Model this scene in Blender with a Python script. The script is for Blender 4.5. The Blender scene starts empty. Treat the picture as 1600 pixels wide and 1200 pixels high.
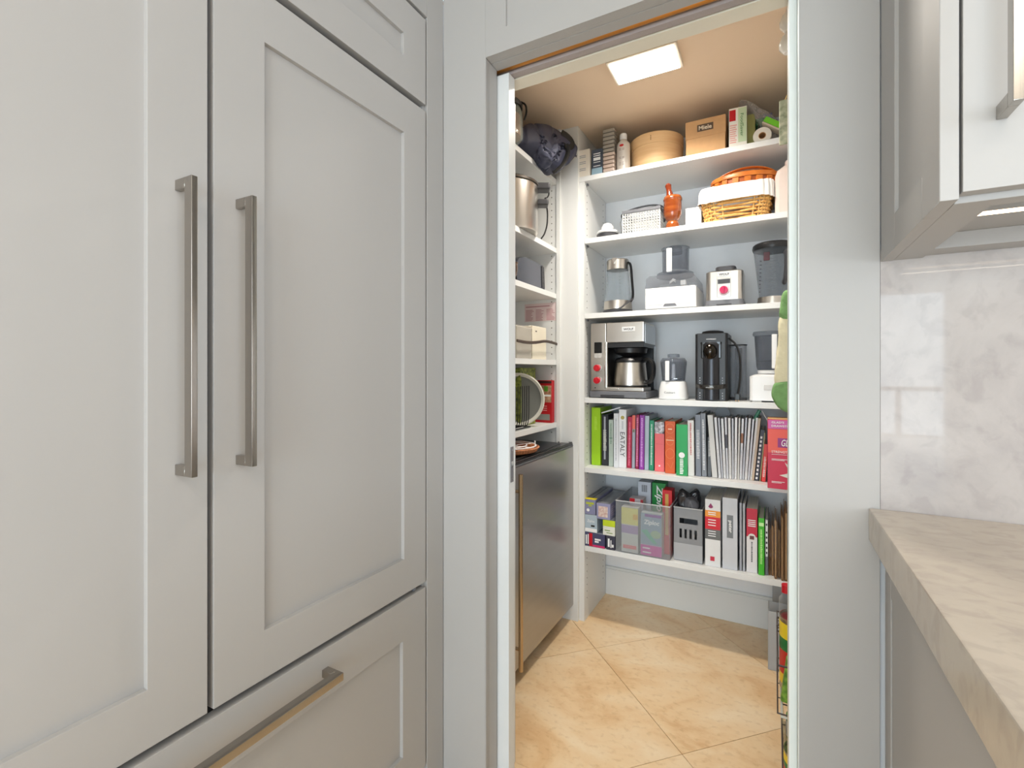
import bpy, bmesh, math, random
from mathutils import Vector, Matrix, noise
random.seed(7)
PI = math.pi
sc = bpy.context.scene
C = sc.collection

# ---------------------------------------------------------------- camera, world, lights, exposure
cam_d = bpy.data.cameras.new('camera')
cam = bpy.data.objects.new('camera', cam_d); C.objects.link(cam)
cam_d.sensor_width = 36.0; cam_d.lens = 757.0 / 1600.0 * 36.0
cam_d.shift_y = -20.0 / 1600.0
cam_d.clip_start = 0.02
cam.location = (0, 0, 1.2)
cam.rotation_euler = (PI / 2, 0, math.radians(28.44))
sc.camera = cam

world = bpy.data.worlds.new('daylight'); sc.world = world; world.use_nodes = True
bg = world.node_tree.nodes['Background']
bg.inputs[0].default_value = (0.70, 0.86, 1.0, 1); bg.inputs[1].default_value = 2.6

def area(name, loc, rot, sx, sy, power, col):
    d = bpy.data.lights.new(name, 'AREA'); d.shape = 'RECTANGLE'; d.size = sx; d.size_y = sy
    d.energy = power; d.color = col
    o = bpy.data.objects.new(name, d); C.objects.link(o); o.location = loc; o.rotation_euler = rot
    return o
area('window_daylight', (0.05, -3.55, 1.1), (PI / 2, 0, 0), 3.6, 2.6, 250, (0.75, 0.90, 1.0))
area('side_fill', (3.05, -0.9, 1.3), (PI / 2, 0, PI / 2), 2.2, 1.8, 54, (0.93, 0.95, 1.0))  # added unseen fill from the right, lifts the refrigerator panels
area('overhead_warm_fill', (0.4, -1.3, 2.72), (0, 0, 0), 1.6, 1.2, 30, (1.0, 0.88, 0.78))  # added unseen overhead fill, sends warm bounce up off the floor
area('pantry_lamp', (-0.432, 1.852, 2.350), (0, 0, 0), 0.22, 0.13, 11.0, (1.0, 0.93, 0.83)).data.spread = math.radians(140)
area('under_cabinet_lamp', (0.85, 0.93, 1.4155), (0, 0, 0), 1.22, 0.012, 0.8, (1.0, 0.84, 0.66))

sc.view_settings.view_transform = 'Standard'; sc.view_settings.look = 'None'
sc.view_settings.gamma = 1.0; sc.view_settings.use_curve_mapping = False
sc.view_settings.exposure = -0.04

# ---------------------------------------------------------------- survey helpers: a photo column / row seen on a plane of known depth
def _ray(px):
    u = (px - 800) / 757.0
    return (-.4763 + u * .8793, .8793 + u * .4763)
def X(px, Y):
    a, b = _ray(px); return a / b * Y
def Z(px, py, Y):
    return 1.2 + (580 - py) / 757.0 * Y / _ray(px)[1]
def YX(px, x0):
    a, b = _ray(px); return b / a * x0

# ---------------------------------------------------------------- materials
def lin(c):
    return tuple(((v / 255.0) / 12.92 if v / 255.0 <= .04045 else ((v / 255.0 + .055) / 1.055) ** 2.4) for v in c) + (1,)
MATS = {}
def PM(name, rgb, rough=.5, metal=0., alpha=1., bump=None, var=None, spec=.5, emit=0., coat=0., stretch=(1, 1, 1), trans=0.):
    if name in MATS: return MATS[name]
    m = bpy.data.materials.new(name); m.use_nodes = True; nt = m.node_tree; N = nt.nodes; L = nt.links
    b = N['Principled BSDF']; c = lin(rgb)
    b.inputs['Base Color'].default_value = c; b.inputs['Roughness'].default_value = rough
    b.inputs['Metallic'].default_value = metal; b.inputs['Alpha'].default_value = alpha
    b.inputs['Specular IOR Level'].default_value = spec; b.inputs['Coat Weight'].default_value = coat
    b.inputs['Transmission Weight'].default_value = trans
    if emit: b.inputs['Emission Color'].default_value = c; b.inputs['Emission Strength'].default_value = emit
    tc = N.new('ShaderNodeTexCoord'); mp = N.new('ShaderNodeMapping'); mp.inputs['Scale'].default_value = stretch
    L.new(tc.outputs['Object'], mp.inputs['Vector'])
    if var is None: var = (14, .03)
    nz = N.new('ShaderNodeTexNoise'); nz.inputs['Scale'].default_value = var[0]; nz.inputs['Detail'].default_value = 4
    L.new(mp.outputs[0], nz.inputs['Vector'])
    mx = N.new('ShaderNodeMix'); mx.data_type = 'RGBA'
    rp = N.new('ShaderNodeValToRGB'); rp.color_ramp.elements[0].position = .35; rp.color_ramp.elements[1].position = .68
    L.new(nz.outputs['Fac'], rp.inputs[0]); L.new(rp.outputs[0], mx.inputs['Factor'])
    mx.inputs['A'].default_value = c
    c2 = lin(var[2]) if len(var) > 2 else tuple(v * (1 - var[1]) for v in c[:3]) + (1,)
    mx.inputs['B'].default_value = c2
    L.new(mx.outputs['Result'], b.inputs['Base Color'])
    if bump:
        n2 = N.new('ShaderNodeTexNoise'); n2.inputs['Scale'].default_value = bump[0]; n2.inputs['Detail'].default_value = 3
        L.new(mp.outputs[0], n2.inputs['Vector'])
        bp = N.new('ShaderNodeBump'); bp.inputs['Strength'].default_value = bump[1]; bp.inputs['Distance'].default_value = .002
        L.new(n2.outputs['Fac'], bp.inputs['Height']); L.new(bp.outputs[0], b.inputs['Normal'])
    MATS[name] = m
    return m
_pc = {}
def col(r, g, b, rough=.45, **k):          # a plain coloured surface
    key = 'paint_%d_%d_%d_%d' % (r, g, b, int(rough * 100)) + ''.join('_%s%s' % (a, v) for a, v in k.items())
    return PM(key, (r, g, b), rough, **k)

cab = PM('painted_cabinet', (171, 169, 167), .5, var=(3, .012))
wht = PM('white_melamine', (228, 229, 228), .36, var=(5, .012))
door_m = PM('white_door_paint', (214, 217, 218), .35)
ceil_m = PM('ceiling_paint_warm_bounce', (240, 217, 190), .85, var=(4, .02))  # tan of the warm bounced light is put into this colour
wallp = PM('pantry_wall_paint', (240, 241, 243), .7)
nickel = PM('satin_nickel', (172, 166, 158), .2, metal=1, bump=(400, .05), stretch=(1, 1, .02))
steel = PM('brushed_steel', (206, 200, 192), .28, metal=1, bump=(600, .06), stretch=(1, 1, .02))
steelh = PM('brushed_steel_fridge', (176, 174, 172), .36, metal=1, var=(30, .05), bump=(500, .06), stretch=(.02, .02, 1))
chrome = PM('chrome', (225, 225, 225), .08, metal=1)
blackp = PM('black_plastic', (24, 24, 26), .35)
blackg = PM('black_gloss', (10, 10, 12), .12)
greyp = PM('grey_plastic', (112, 113, 118), .4)
dgrey = PM('dark_grey_plastic', (62, 62, 66), .4)
whp = PM('white_plastic', (238, 238, 238), .3)
gapm = PM('dark_gap', (20, 16, 14), .8)
ink = PM('black_ink', (30, 30, 32), .6)
inkw = PM('white_ink', (245, 245, 245), .6)
paper = PM('paper_pages', (225, 222, 212), .8, var=(300, .12), stretch=(1, .02, .02))
card = PM('brown_cardboard', (205, 160, 112), .75, var=(40, .06), bump=(200, .1))
def clear(name, tint, body, a0, k, rough=.06, blend=.35, bump=None):
    """thin clear plastic or glass: tinted transparency that turns to a glossy skin towards grazing angles"""
    if name in MATS: return MATS[name]
    m = PM(name, body, rough, bump=bump); nt = m.node_tree; N = nt.nodes; L = nt.links; b = N['Principled BSDF']; out = N['Material Output']
    tr = N.new('ShaderNodeBsdfTransparent'); tr.inputs[0].default_value = lin(tint)
    lw = N.new('ShaderNodeLayerWeight'); lw.inputs['Blend'].default_value = blend
    mm = N.new('ShaderNodeMath'); mm.operation = 'MULTIPLY_ADD'; mm.inputs[1].default_value = k; mm.inputs[2].default_value = a0
    ms = N.new('ShaderNodeMixShader'); L.new(lw.outputs['Facing'], mm.inputs[0]); L.new(mm.outputs[0], ms.inputs[0])
    L.new(tr.outputs[0], ms.inputs[1]); L.new(b.outputs[0], ms.inputs[2]); L.new(ms.outputs[0], out.inputs['Surface'])
    return m
clearp = clear('clear_plastic', (248, 249, 251), (206, 210, 215), .05, .45)
clearg = clear('smoked_clear_plastic', (232, 234, 238), (142, 146, 152), .07, .55)
glass = clear('kettle_glass', (248, 250, 251), (186, 194, 202), .05, .5)
frost = PM('frosted_plastic', (205, 208, 210), .35, alpha=.62)
frostg = PM('frosted_grey_plastic', (158, 160, 164), .4, alpha=.72)
brass = PM('brass_track', (200, 140, 72), .35, metal=.8)
red = PM('red_knob', (196, 16, 36), .3)

def stone_mat(name, base, vein, rough, warm):
    m = bpy.data.materials.new(name); m.use_nodes = True; nt = m.node_tree; N = nt.nodes; L = nt.links
    b = N['Principled BSDF']; b.inputs['Roughness'].default_value = rough; b.inputs['Specular IOR Level'].default_value = .18
    tc = N.new('ShaderNodeTexCoord'); mp = N.new('ShaderNodeMapping'); mp.inputs['Rotation'].default_value = (.4, .9, .5); mp.inputs['Scale'].default_value = (1.4, 1.9, 1.2)
    L.new(tc.outputs['Object'], mp.inputs['Vector'])
    n1 = N.new('ShaderNodeTexNoise'); n1.inputs['Scale'].default_value = 3.2; n1.inputs['Detail'].default_value = 9; n1.inputs['Roughness'].default_value = .62; n1.inputs['Distortion'].default_value = .35
    L.new(mp.outputs[0], n1.inputs['Vector'])
    r1 = N.new('ShaderNodeValToRGB'); e = r1.color_ramp.elements
    e[0].position = .30; e[0].color = lin(vein); e[1].position = .72; e[1].color = lin(base)
    x = r1.color_ramp.elements.new(.50); x.color = lin(warm)
    L.new(n1.outputs['Fac'], r1.inputs[0])
    n2 = N.new('ShaderNodeTexNoise'); n2.inputs['Scale'].default_value = 22; n2.inputs['Detail'].default_value = 8; n2.inputs['Distortion'].default_value = .6
    L.new(mp.outputs[0], n2.inputs['Vector'])
    r2 = N.new('ShaderNodeValToRGB'); r2.color_ramp.elements[0].position = .36; r2.color_ramp.elements[0].color = (.72, .70, .72, 1); r2.color_ramp.elements[1].position = .5
    L.new(n2.outputs['Fac'], r2.inputs[0])
    mx = N.new('ShaderNodeMix'); mx.data_type = 'RGBA'; mx.blend_type = 'MULTIPLY'; mx.inputs['Factor'].default_value = .35
    L.new(r1.outputs[0], mx.inputs['A']); L.new(r2.outputs[0], mx.inputs['B']); L.new(mx.outputs['Result'], b.inputs['Base Color'])
    return m
stone = stone_mat('polished_quartzite', (192, 187, 184), (162, 156, 155), .03, (182, 176, 173))
stone_top = stone_mat('quartzite_warm_lit', (196, 186, 173), (178, 168, 157), .14, (188, 178, 165))  # same stone as the splash, warm strip light mixed into its colour

def travertine(seed):
    m = bpy.data.materials.new('travertine'); m.use_nodes = True; nt = m.node_tree; N = nt.nodes; L = nt.links
    b = N['Principled BSDF']; b.inputs['Roughness'].default_value = .28
    tc = N.new('ShaderNodeTexCoord'); mp = N.new('ShaderNodeMapping'); mp.inputs['Location'].default_value = (seed * 3.7, seed * 1.9, 0); mp.inputs['Rotation'].default_value = (0, 0, seed * .8)
    mp.inputs['Scale'].default_value = (1, 1.5, 1)
    L.new(tc.outputs['Object'], mp.inputs['Vector'])
    n1 = N.new('ShaderNodeTexNoise'); n1.inputs['Scale'].default_value = 3.0; n1.inputs['Detail'].default_value = 8; n1.inputs['Roughness'].default_value = .6; n1.inputs['Distortion'].default_value = .7
    L.new(mp.outputs[0], n1.inputs['Vector'])
    r = N.new('ShaderNodeValToRGB'); e = r.color_ramp.elements
    e[0].position = .28; e[0].color = lin((214, 168, 116)); e[1].position = .70; e[1].color = lin((246, 226, 194))
    k = e.new(.46); k.color = lin((236, 205, 162))
    L.new(n1.outputs['Fac'], r.inputs[0])
    n2 = N.new('ShaderNodeTexNoise'); n2.inputs['Scale'].default_value = 38; n2.inputs['Detail'].default_value = 5
    L.new(mp.outputs[0], n2.inputs['Vector'])
    r2 = N.new('ShaderNodeValToRGB'); r2.color_ramp.elements[0].position = .30; r2.color_ramp.elements[0].color = (.74, .66, .55, 1); r2.color_ramp.elements[1].position = .46
    L.new(n2.outputs['Fac'], r2.inputs[0])
    mx = N.new('ShaderNodeMix'); mx.data_type = 'RGBA'; mx.blend_type = 'MULTIPLY'; mx.inputs['Factor'].default_value = .45
    L.new(r.outputs[0], mx.inputs['A']); L.new(r2.outputs[0], mx.inputs['B']); L.new(mx.outputs['Result'], b.inputs['Base Color'])
    bp = N.new('ShaderNodeBump'); bp.inputs['Strength'].default_value = .12; bp.inputs['Distance'].default_value = .001
    L.new(n2.outputs['Fac'], bp.inputs['Height']); L.new(bp.outputs[0], b.inputs['Normal'])
    return m
trav = [travertine(i) for i in range(5)]
def wood_mat(name, c1, c2, rough=.35, scale=6, st=(1, 1, 12)):
    return PM(name, c1, rough, var=(scale, 0, c2), stretch=st)

# ---------------------------------------------------------------- mesh helpers
class M:
    def __init__(s): s.bm = bmesh.new()
    def box(s, x0, x1, y0, y1, z0, z1, bev=0., seg=2, rot=None, about=None):
        t = bmesh.new(); bmesh.ops.create_cube(t, size=1)
        for v in t.verts:
            v.co = Vector((x0 + (v.co.x + .5) * (x1 - x0), y0 + (v.co.y + .5) * (y1 - y0), z0 + (v.co.z + .5) * (z1 - z0)))
        if bev: bmesh.ops.bevel(t, geom=t.edges[:], offset=bev, segments=seg, affect='EDGES', profile=.5)
        if rot: 
            a = Vector(about or ((x0 + x1) / 2, (y0 + y1) / 2, (z0 + z1) / 2))
            R = Matrix.Translation(a) @ Matrix.Rotation(rot[1], 4, rot[0]) @ Matrix.Translation(-a)
            bmesh.ops.transform(t, matrix=R, verts=t.verts)
        s.join(t); return s
    def join(s, t):
        me = bpy.data.meshes.new('tmp'); t.to_mesh(me); t.free(); s.bm.from_mesh(me); bpy.data.meshes.remove(me)
    def rbox(s, x0, x1, y0, y1, z0, z1, r, seg=5, edge=0.):   # vertical edges rounded
        pts = []
        for cx, cy, a0 in ((x1 - r, y1 - r, 0), (x0 + r, y1 - r, 90), (x0 + r, y0 + r, 180), (x1 - r, y0 + r, 270)):
            for i in range(seg + 1):
                a = math.radians(a0 + 90 * i / seg); pts.append((cx + r * math.cos(a), cy + r * math.sin(a)))
        return s.loft([(z0, 1), (z1, 1)] if not edge else [(z0, 1), (z1 - edge, 1), (z1 - edge * .3, 1 - .3 * edge / r), (z1, 1 - 1.0 * edge / r)], pts, ((x0 + x1) / 2, (y0 + y1) / 2))
    def loft(s, levels, pts, c=(0, 0)):   # outline scaled per level
        rows = []
        for lv in levels:
            z, k = lv[0], lv[1]; ox = lv[2] if len(lv) > 2 else 0
            rows.append([s.bm.verts.new((c[0] + ox + (p[0] - c[0]) * k, c[1] + (p[1] - c[1]) * k, z)) for p in pts])
        n = len(pts)
        for a, b in zip(rows, rows[1:]):
            for i in range(n): s.bm.faces.new((a[i], a[(i + 1) % n], b[(i + 1) % n], b[i]))
        s.bm.faces.new(rows[0][::-1]); s.bm.faces.new(rows[-1]); return s
    def lathe(s, prof, cx=0, cy=0, cz=0, seg=32, axis='Z', caps=True, sx=1, sy=1):
        rings = []
        def P(r, h, a):
            p = (r * math.cos(a) * sx, r * math.sin(a) * sy, h)
            if axis == 'Y': p = (p[0], -h, p[1])     # h towards -Y (the viewer's side)
            if axis == 'X': p = (h, p[0], p[1])
            return (p[0] + cx, p[1] + cy, p[2] + cz)
        for r, h in prof:
            if r < 1e-5: rings.append([s.bm.verts.new(P(0, h, 0))])
            else: rings.append([s.bm.verts.new(P(r, h, 2 * PI * i / seg)) for i in range(seg)])
        for a, b in zip(rings, rings[1:]):
            if len(a) == 1 and len(b) == 1: continue
            for i in range(seg):
                j = (i + 1) % seg
                if len(a) == 1: s.bm.faces.new((a[0], b[j], b[i]))
                elif len(b) == 1: s.bm.faces.new((a[i], a[j], b[0]))
                else: s.bm.faces.new((a[i], a[j], b[j], b[i]))
        if caps:
            if len(rings[0]) > 1: s.bm.faces.new(rings[0][::-1])
            if len(rings[-1]) > 1: s.bm.faces.new(rings[-1])
        return s
    def tube(s, pts, r, seg=8, closed=False, flat=None, smooth=0):
        P = [Vector(p) for p in pts]
        for _ in range(smooth):
            Q = [] if closed else [P[0]]
            m = len(P)
            for i in range(m if closed else m - 1):
                a, b = P[i], P[(i + 1) % m]; Q += [a * .75 + b * .25, a * .25 + b * .75]
            if not closed: Q.append(P[-1])
            P = Q
        n = len(P); rings = []; up = None
        for i, p in enumerate(P):
            t = (P[(i + 1) % n] - P[i - 1]) if closed else (P[min(i + 1, n - 1)] - P[max(i - 1, 0)])
            t.normalize()
            if up is None:
                up = Vector((0, 0, 1)) if abs(t.z) < .9 else Vector((1, 0, 0))
            a = t.cross(up)
            if a.length < 1e-4: a = t.cross(Vector((1, .3, 0)))
            a.normalize(); b = a.cross(t).normalized(); up = b
            ra, rb = (flat if flat else (r, r))
            rings.append([s.bm.verts.new(p + a * ra * math.cos(2 * PI * k / seg + PI / seg) + b * rb * math.sin(2 * PI * k / seg + PI / seg)) for k in range(seg)])
        for i in range(n if closed else n - 1):
            A, B = rings[i], rings[(i + 1) % n]
            for k in range(seg): s.bm.faces.new((A[k], A[(k + 1) % seg], B[(k + 1) % seg], B[k]))
        if not closed: s.bm.faces.new(rings[0][::-1]); s.bm.faces.new(rings[-1])
        return s
    def prism(s, pts, a, b, axis='Y'):   # outline in (x,z) extruded over y (axis Y), (y,z) over x (axis X), (x,y) over z
        f = {'Y': lambda p, h: (p[0], h, p[1]), 'X': lambda p, h: (h, p[0], p[1]), 'Z': lambda p, h: (p[0], p[1], h)}[axis]
        A = [s.bm.verts.new(f(p, a)) for p in pts]; B = [s.bm.verts.new(f(p, b)) for p in pts]; n = len(pts)
        s.bm.faces.new(A); s.bm.faces.new(B[::-1])
        for i in range(n): s.bm.faces.new((A[i], B[i], B[(i + 1) % n], A[(i + 1) % n]))
        return s
    def quad(s, *ps):
        s.bm.faces.new([s.bm.verts.new(p) for p in ps]); return s
    def make(s, name, mat, parent=None, loc=None, smooth=True, rot=None, kind=None, label=None, cat=None, group=None):
        bmesh.ops.recalc_face_normals(s.bm, faces=s.bm.faces[:])
        me = bpy.data.meshes.new(name); s.bm.to_mesh(me); s.bm.free()
        me.materials.append(mat)
        if smooth:
            me.shade_smooth(); me.set_sharp_from_angle(angle=math.radians(38))
        o = link(name, me, parent, loc, rot, kind, label, cat, group)
        if smooth: o.modifiers.new('weighted_normals', 'WEIGHTED_NORMAL').keep_sharp = True
        return o
def link(name, me, parent=None, loc=None, rot=None, kind=None, label=None, cat=None, group=None):
    o = bpy.data.objects.new(name, me); C.objects.link(o)
    if parent: o.parent = parent
    if loc: o.location = loc
    if rot: o.rotation_euler = rot
    if kind: o['kind'] = kind
    if label: o['label'] = label
    if cat: o['category'] = cat
    if group: o['group'] = group
    return o
def thing(name, label, cat, loc=(0, 0, 0), rz=0, group=None, rot=None):
    o = link(name, None, None, loc, rot or (0, 0, rz), None, label, cat, group)
    o.empty_display_size = .05
    return o
def structure(name, m, mat, smooth=True): return m.make(name, mat, kind='structure', smooth=smooth)

_fm = {}
def text(s, parent, mat, w, h, loc, face='F', name='lettering', slant=0, bold=0, label=None):
    """flat lettering fitted to w x h; loc = its centre; F faces -Y, S runs down a spine, U runs up, R faces +X"""
    key = (s, slant, bold)
    if key not in _fm:
        cu = bpy.data.curves.new('t', 'FONT'); cu.body = s; cu.resolution_u = 3; cu.extrude = .004; cu.shear = slant; cu.offset = bold
        o = bpy.data.objects.new('t', cu); C.objects.link(o)
        dg = bpy.context.evaluated_depsgraph_get(); me = bpy.data.meshes.new_from_object(o.evaluated_get(dg))
        _fm[key] = ([tuple(v.co) for v in me.vertices], [tuple(p.vertices) for p in me.polygons])
        bpy.data.objects.remove(o); bpy.data.curves.remove(cu); bpy.data.meshes.remove(me)
    V, F = _fm[key]
    x0 = min(v[0] for v in V); x1 = max(v[0] for v in V); y0 = min(v[1] for v in V); y1 = max(v[1] for v in V)
    out = []
    for x, y, z in V:
        a = ((x - x0) / (x1 - x0) - .5) * w; b = ((y - y0) / (y1 - y0) - .5) * h; d = .0003 if z > 0 else 0
        if face == 'F': p = (a, -d, b)
        elif face == 'S': p = (b, -d, -a)
        elif face == 'U': p = (-b, -d, a)
        else: p = (d, a, b)
        out.append((p[0] + loc[0], p[1] + loc[1], p[2] + loc[2]))
    me = bpy.data.meshes.new(name); me.from_pydata(out, [], F); me.materials.append(mat)
    return link(name, me, parent, label=label)
def marks(parent, mat, rects, y=0, name='printing', face='F', label=None, t=.0004):
    m = M()
    for a, b, c, d in rects:
        if face == 'F': m.box(a, b, y - t, y, c, d)
        else: m.box(y, y + t, a, b, c, d)
    return m.make(name, mat, parent, smooth=False, label=label, kind='stuff' if len(rects) > 1 else None)
def lines(x0, x1, z0, z1, n, fill=.5, jitter=.35, vert=False):   # rows of small print
    r = []; st = (z1 - z0) / n
    for i in range(n):
        e = random.uniform(0, jitter) * (x1 - x0)
        r.append((x0, x1 - e, z0 + i * st, z0 + (i + fill) * st))
    return r

# ---------------------------------------------------------------- the setting
YP = 1.1415; XF = -.845; YS = 2.207; YB = 2.54; XS = -.801; XL = -.934; YE = 2.183; CE = 2.375
HEAD = 2.066; JL = -.703; JR = .0434; XR = .16; YI = 1.312; XW = -1.27

# floor: recessed mortar bed with diagonal travertine tiles
fl = structure('floor', M().box(XW, 3.1, -3.0, 2.56, -.06, -.0035), PM('mortar', (176, 150, 116), .9), False)
def clip(poly, x0, x1, y0, y1):
    for ax, lim, sg in ((0, x0, 1), (0, x1, -1), (1, y0, 1), (1, y1, -1)):
        out = []
        for i in range(len(poly)):
            a, b = poly[i - 1], poly[i]; da = (a[ax] - lim) * sg; db = (b[ax] - lim) * sg
            if (da >= 0) != (db >= 0):
                t = da / (da - db); out.append((a[0] + (b[0] - a[0]) * t, a[1] + (b[1] - a[1]) * t))
            if db >= 0: out.append(b)
        poly = out
        if len(poly) < 3: return []
    return poly
n0 = (-.6825, 2.0164); s2 = .6055 / math.sqrt(2); g = .0011
ti = 0
for i in range(-9, 10):
    for j in range(-9, 10):
        cx = n0[0] + (i + j + 1) * s2; cy = n0[1] + (i - j) * s2; h = s2 - g * 1.41
        for (a, b, c, d) in ((XW, XR, YI + .001, 2.555), (JL + .001, JR - .001, YP, YI), (XF + .002, 3.0, -2.95, YP - .001)):
            p = clip([(cx - h, cy), (cx, cy - h), (cx + h, cy), (cx, cy + h)], a, b, c, d)
            if len(p) < 3: continue
            area2 = abs(sum(p[k - 1][0] * p[k][1] - p[k][0] * p[k - 1][1] for k in range(len(p))))
            if area2 < .004: continue
            ox = sum(q[0] for q in p) / len(p); oy = sum(q[1] for q in p) / len(p)
            m = M().prism([(q[0] - ox, q[1] - oy) for q in p], -.0035, 0, 'Z')
            m.make('tile', trav[(i * 3 + j * 2) % 5], fl, loc=(ox, oy, 0), smooth=False)

# pantry shell
structure('wall_pantry_left', M().box(XW - .1, XW, YI, 2.64, 0, CE), wallp, False)
structure('wall_pantry_back', M().box(XW, .26, YB + .016, 2.64, 0, CE), wallp, False)
structure('wall_pantry_right', M().box(XR, .26, YI, YB + .016, 0, CE), wallp, False)
structure('ceiling_pantry', M().box(XW - .1, .26, YI, 2.64, CE, CE + .06), ceil_m, False)
structure('baseboard_back', M().box(XS, XR, YB, YB + .016, 0, .138, .002).box(XS, XR, YB + .004, YB + .016, .138, .15), wht)
# return of wall behind doorway, holding the pocket door
structure('wall_pocket', M().box(XW, JL - .003, 1.262, YI, 0, CE).box(XW, JL - .003, YP + .02, 1.206, 0, HEAD + .05), wallp, False)
structure('wall_over_door', M().box(JL - .003, .26, 1.262, YI, HEAD - .006, CE), PM('cream_head', (230, 224, 208), .6), False)
structure('wall_right_of_door', M().box(JR + .002, .26, YP + .02, YI, 0, CE), wallp, False)

# panelled joinery wall round the doorway
SX = X(758.4, YP)
def jface(m, x0, x1, z0, z1): m.box(x0, x1, YP, YP + .02, z0, z1, .0008, 1)
m = M(); jface(m, XF, SX - .0006, 0, 2.75); structure('wall_doorway_left', m, cab)
m = M(); jface(m, JR + .0, X(1375.5, YP), 0, 2.75); structure('wall_doorway_right', m, cab)
gx = X(790.5, YP); gz = Z(790.5, 41, YP)
m = M().prism([(SX, HEAD), (JR, HEAD), (JR, gz), (gx, gz), (gx, 2.75), (SX, 2.75)], YP, YP + .02)
m.box(gx, JR, YP + .007, YP + .02, gz, 2.75)
structure('wall_doorway_head', m, cab)
# jamb lining and stops
for nm, a in (('trim_1', (SX, JL, YP + .0003, 1.208, 0, HEAD)), ):
    structure(nm, M().prism([(SX, YP + .0202), (SX, YP + .0002), (SX + .002, YP + .0002), (JL, 1.150), (JL, 1.206), (JL - .02, 1.206)], 0, HEAD, 'Z'), cab)
structure('trim_2', M().box(SX, JR, YP + .0202, 1.1735, HEAD, HEAD + .03, .0006, 1).box(SX, JR, 1.1745, 1.208, HEAD - .0008, HEAD + .03), cab)
structure('trim_3', M().box(JL - .06, JR, 1.236, 1.2575, HEAD - .004, HEAD + .03), PM('grey_track_edge', (168, 158, 156), .6), False)
structure('trim_4', M().box(JL - .06, JR, 1.208, 1.236, HEAD + .020, HEAD + .03).tube([(JL - .05, 1.222, HEAD + .010), (JR, 1.222, HEAD + .010)], .009, 10), brass)
structure('trim_5', M().box(JR - .0005, JR + .002, YP + .0002, YI, 0, HEAD).box(X(1232.5, 1.20), JR - .0006, 1.200, YI + .006, 0, HEAD - .007, .0015), PM('jamb_paint', (226, 233, 231), .4))
structure('trim_6', M().box(JL - .0, -.6995, 1.258, YI + .002, 0, 2.02, .001), door_m)

# pocket door, almost fully slid away
PX = X(796, 1.215)
dr = thing('door_1', 'white pocket door slid almost fully into the wall', 'door', (PX, 1.2115, .008)); dr['kind'] = 'structure'; del dr['category']
M().box(-.72, 0, 0, .036, 0, 2.045, .0015).make('door_leaf', door_m, dr)
zl = Z(800, 724, 1.23)
M().box(-.0002, .0012, .009, .027, zl - .062, zl + .040, .0005).make('edge_pull', greyp, dr, label='brushed metal edge pull plate')
M().box(.0012, .0016, .012, .024, zl - .02, zl - .002).lathe([(0, .0012), (.003, .0012), (.003, .002), (0, .002)], 0, .018, zl + .03, 10, 'X').lathe([(0, .0012), (.003, .0012), (.003, .002), (0, .002)], 0, .018, zl - .052, 10, 'X').make('latch', chrome, dr)

# kitchen shell behind and beside the camera
kw = PM('kitchen_wall_paint', (222, 220, 214), .8)
structure('wall_kitchen_left', M().box(-1.6, -1.5, -3.1, YP, 0, 2.75), kw, False)
structure('wall_beside_refrigerator', M().box(-1.5, XF - .02, -3.0, -.145, 0, 2.75), kw, False)
structure('wall_right', M().box(3.1, 3.2, -3.1, 0.25 - 2.0, 0, 2.75).box(3.1, 3.2, 0.2, YP + .2, 0, 2.75).box(3.1, 3.2, -1.75, .2, 0, .4).box(3.1, 3.2, -1.75, .2, 2.2, 2.75), kw, False)
structure('wall_back', M().box(-1.6, -1.2, -3.1, -3.0, 0, 2.75).box(1.31, 3.2, -3.1, -3.0, 0, 2.75).box(-1.2, 1.31, -3.1, -3.0, 1.92, 2.75), kw, False)
structure('ceiling', M().box(-1.6, 3.2, -3.1, YP + .2, 2.75, 2.82), kw, False)
structure('window_1', M().box(-1.2, 1.31, -3.09, -3.01, .41, .65).box(-1.2, -1.15, -3.09, -3.01, 0, 1.92).box(1.26, 1.31, -3.09, -3.01, 0, 1.92).box(-1.15, 1.26, -3.09, -3.01, 1.87, 1.92).box(.02, .08, -3.09, -3.01, 0, 1.87), door_m, False)

# stone splash wall
structure('wall_splash', M().box(X(1376, YP), 3.1, YP + .001, YP + .03, .93, 1.43), stone, False)
structure('wall_splash_support', M().box(X(1376, YP), 3.1, YP + .03, YP + .2, 0, 2.75), kw, False)

# ---------------------------------------------------------------- built-in refrigerator
fr = thing('refrigerator', 'tall built-in refrigerator with pale grey shaker door panels left of the doorway', 'refrigerator', (XF, .4766, 0))
def shaker(m, y0, y1, z0, z1, iy0, iy1, iz0, iz1, d=.022, rec=.010, bev=.0012):
    """door facing +X with a recessed centre panel; front face at x=0"""
    m.box(-d, 0, y0, iy0, z0, z1, bev, 2); m.box(-d, 0, iy1, y1, z0, z1, bev, 2)
    m.box(-d, 0, iy0 - .0015, iy1 + .0015, z0, iz0, bev, 2); m.box(-d, 0, iy0 - .0015, iy1 + .0015, iz1, z1, bev, 2)
    m.box(-d, -rec, iy0 - .004, iy1 + .004, iz0 - .004, iz1 + .004)
W2 = .5838
def ly(y): return y - .4766
for sgn in (0, 1):
    m = M()
    if sgn: shaker(m, ly(.4866), ly(1.0604), .620, 1.9155, ly(.5815), ly(.9725), .7115, 1.8205)
    else: shaker(m, -W2 + .0, 0, .620, 1.9155, -.50, ly(.3865), .7115, 1.8205)
    d = m.make('door', cab, fr)
    y = ly(.4253) if not sgn else ly(.5248)
    m = M().box(.0272, .0472, y, y + .0098, 1.0335, 1.5065, .0012)
    m.box(0, .0280, y, y + .0098, 1.4895, 1.5065, .0008, 1).box(0, .0280, y, y + .0098, 1.0335, 1.0505, .0008, 1)
    m.make('handle', nickel, d, label='straight square nickel pull')
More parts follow.
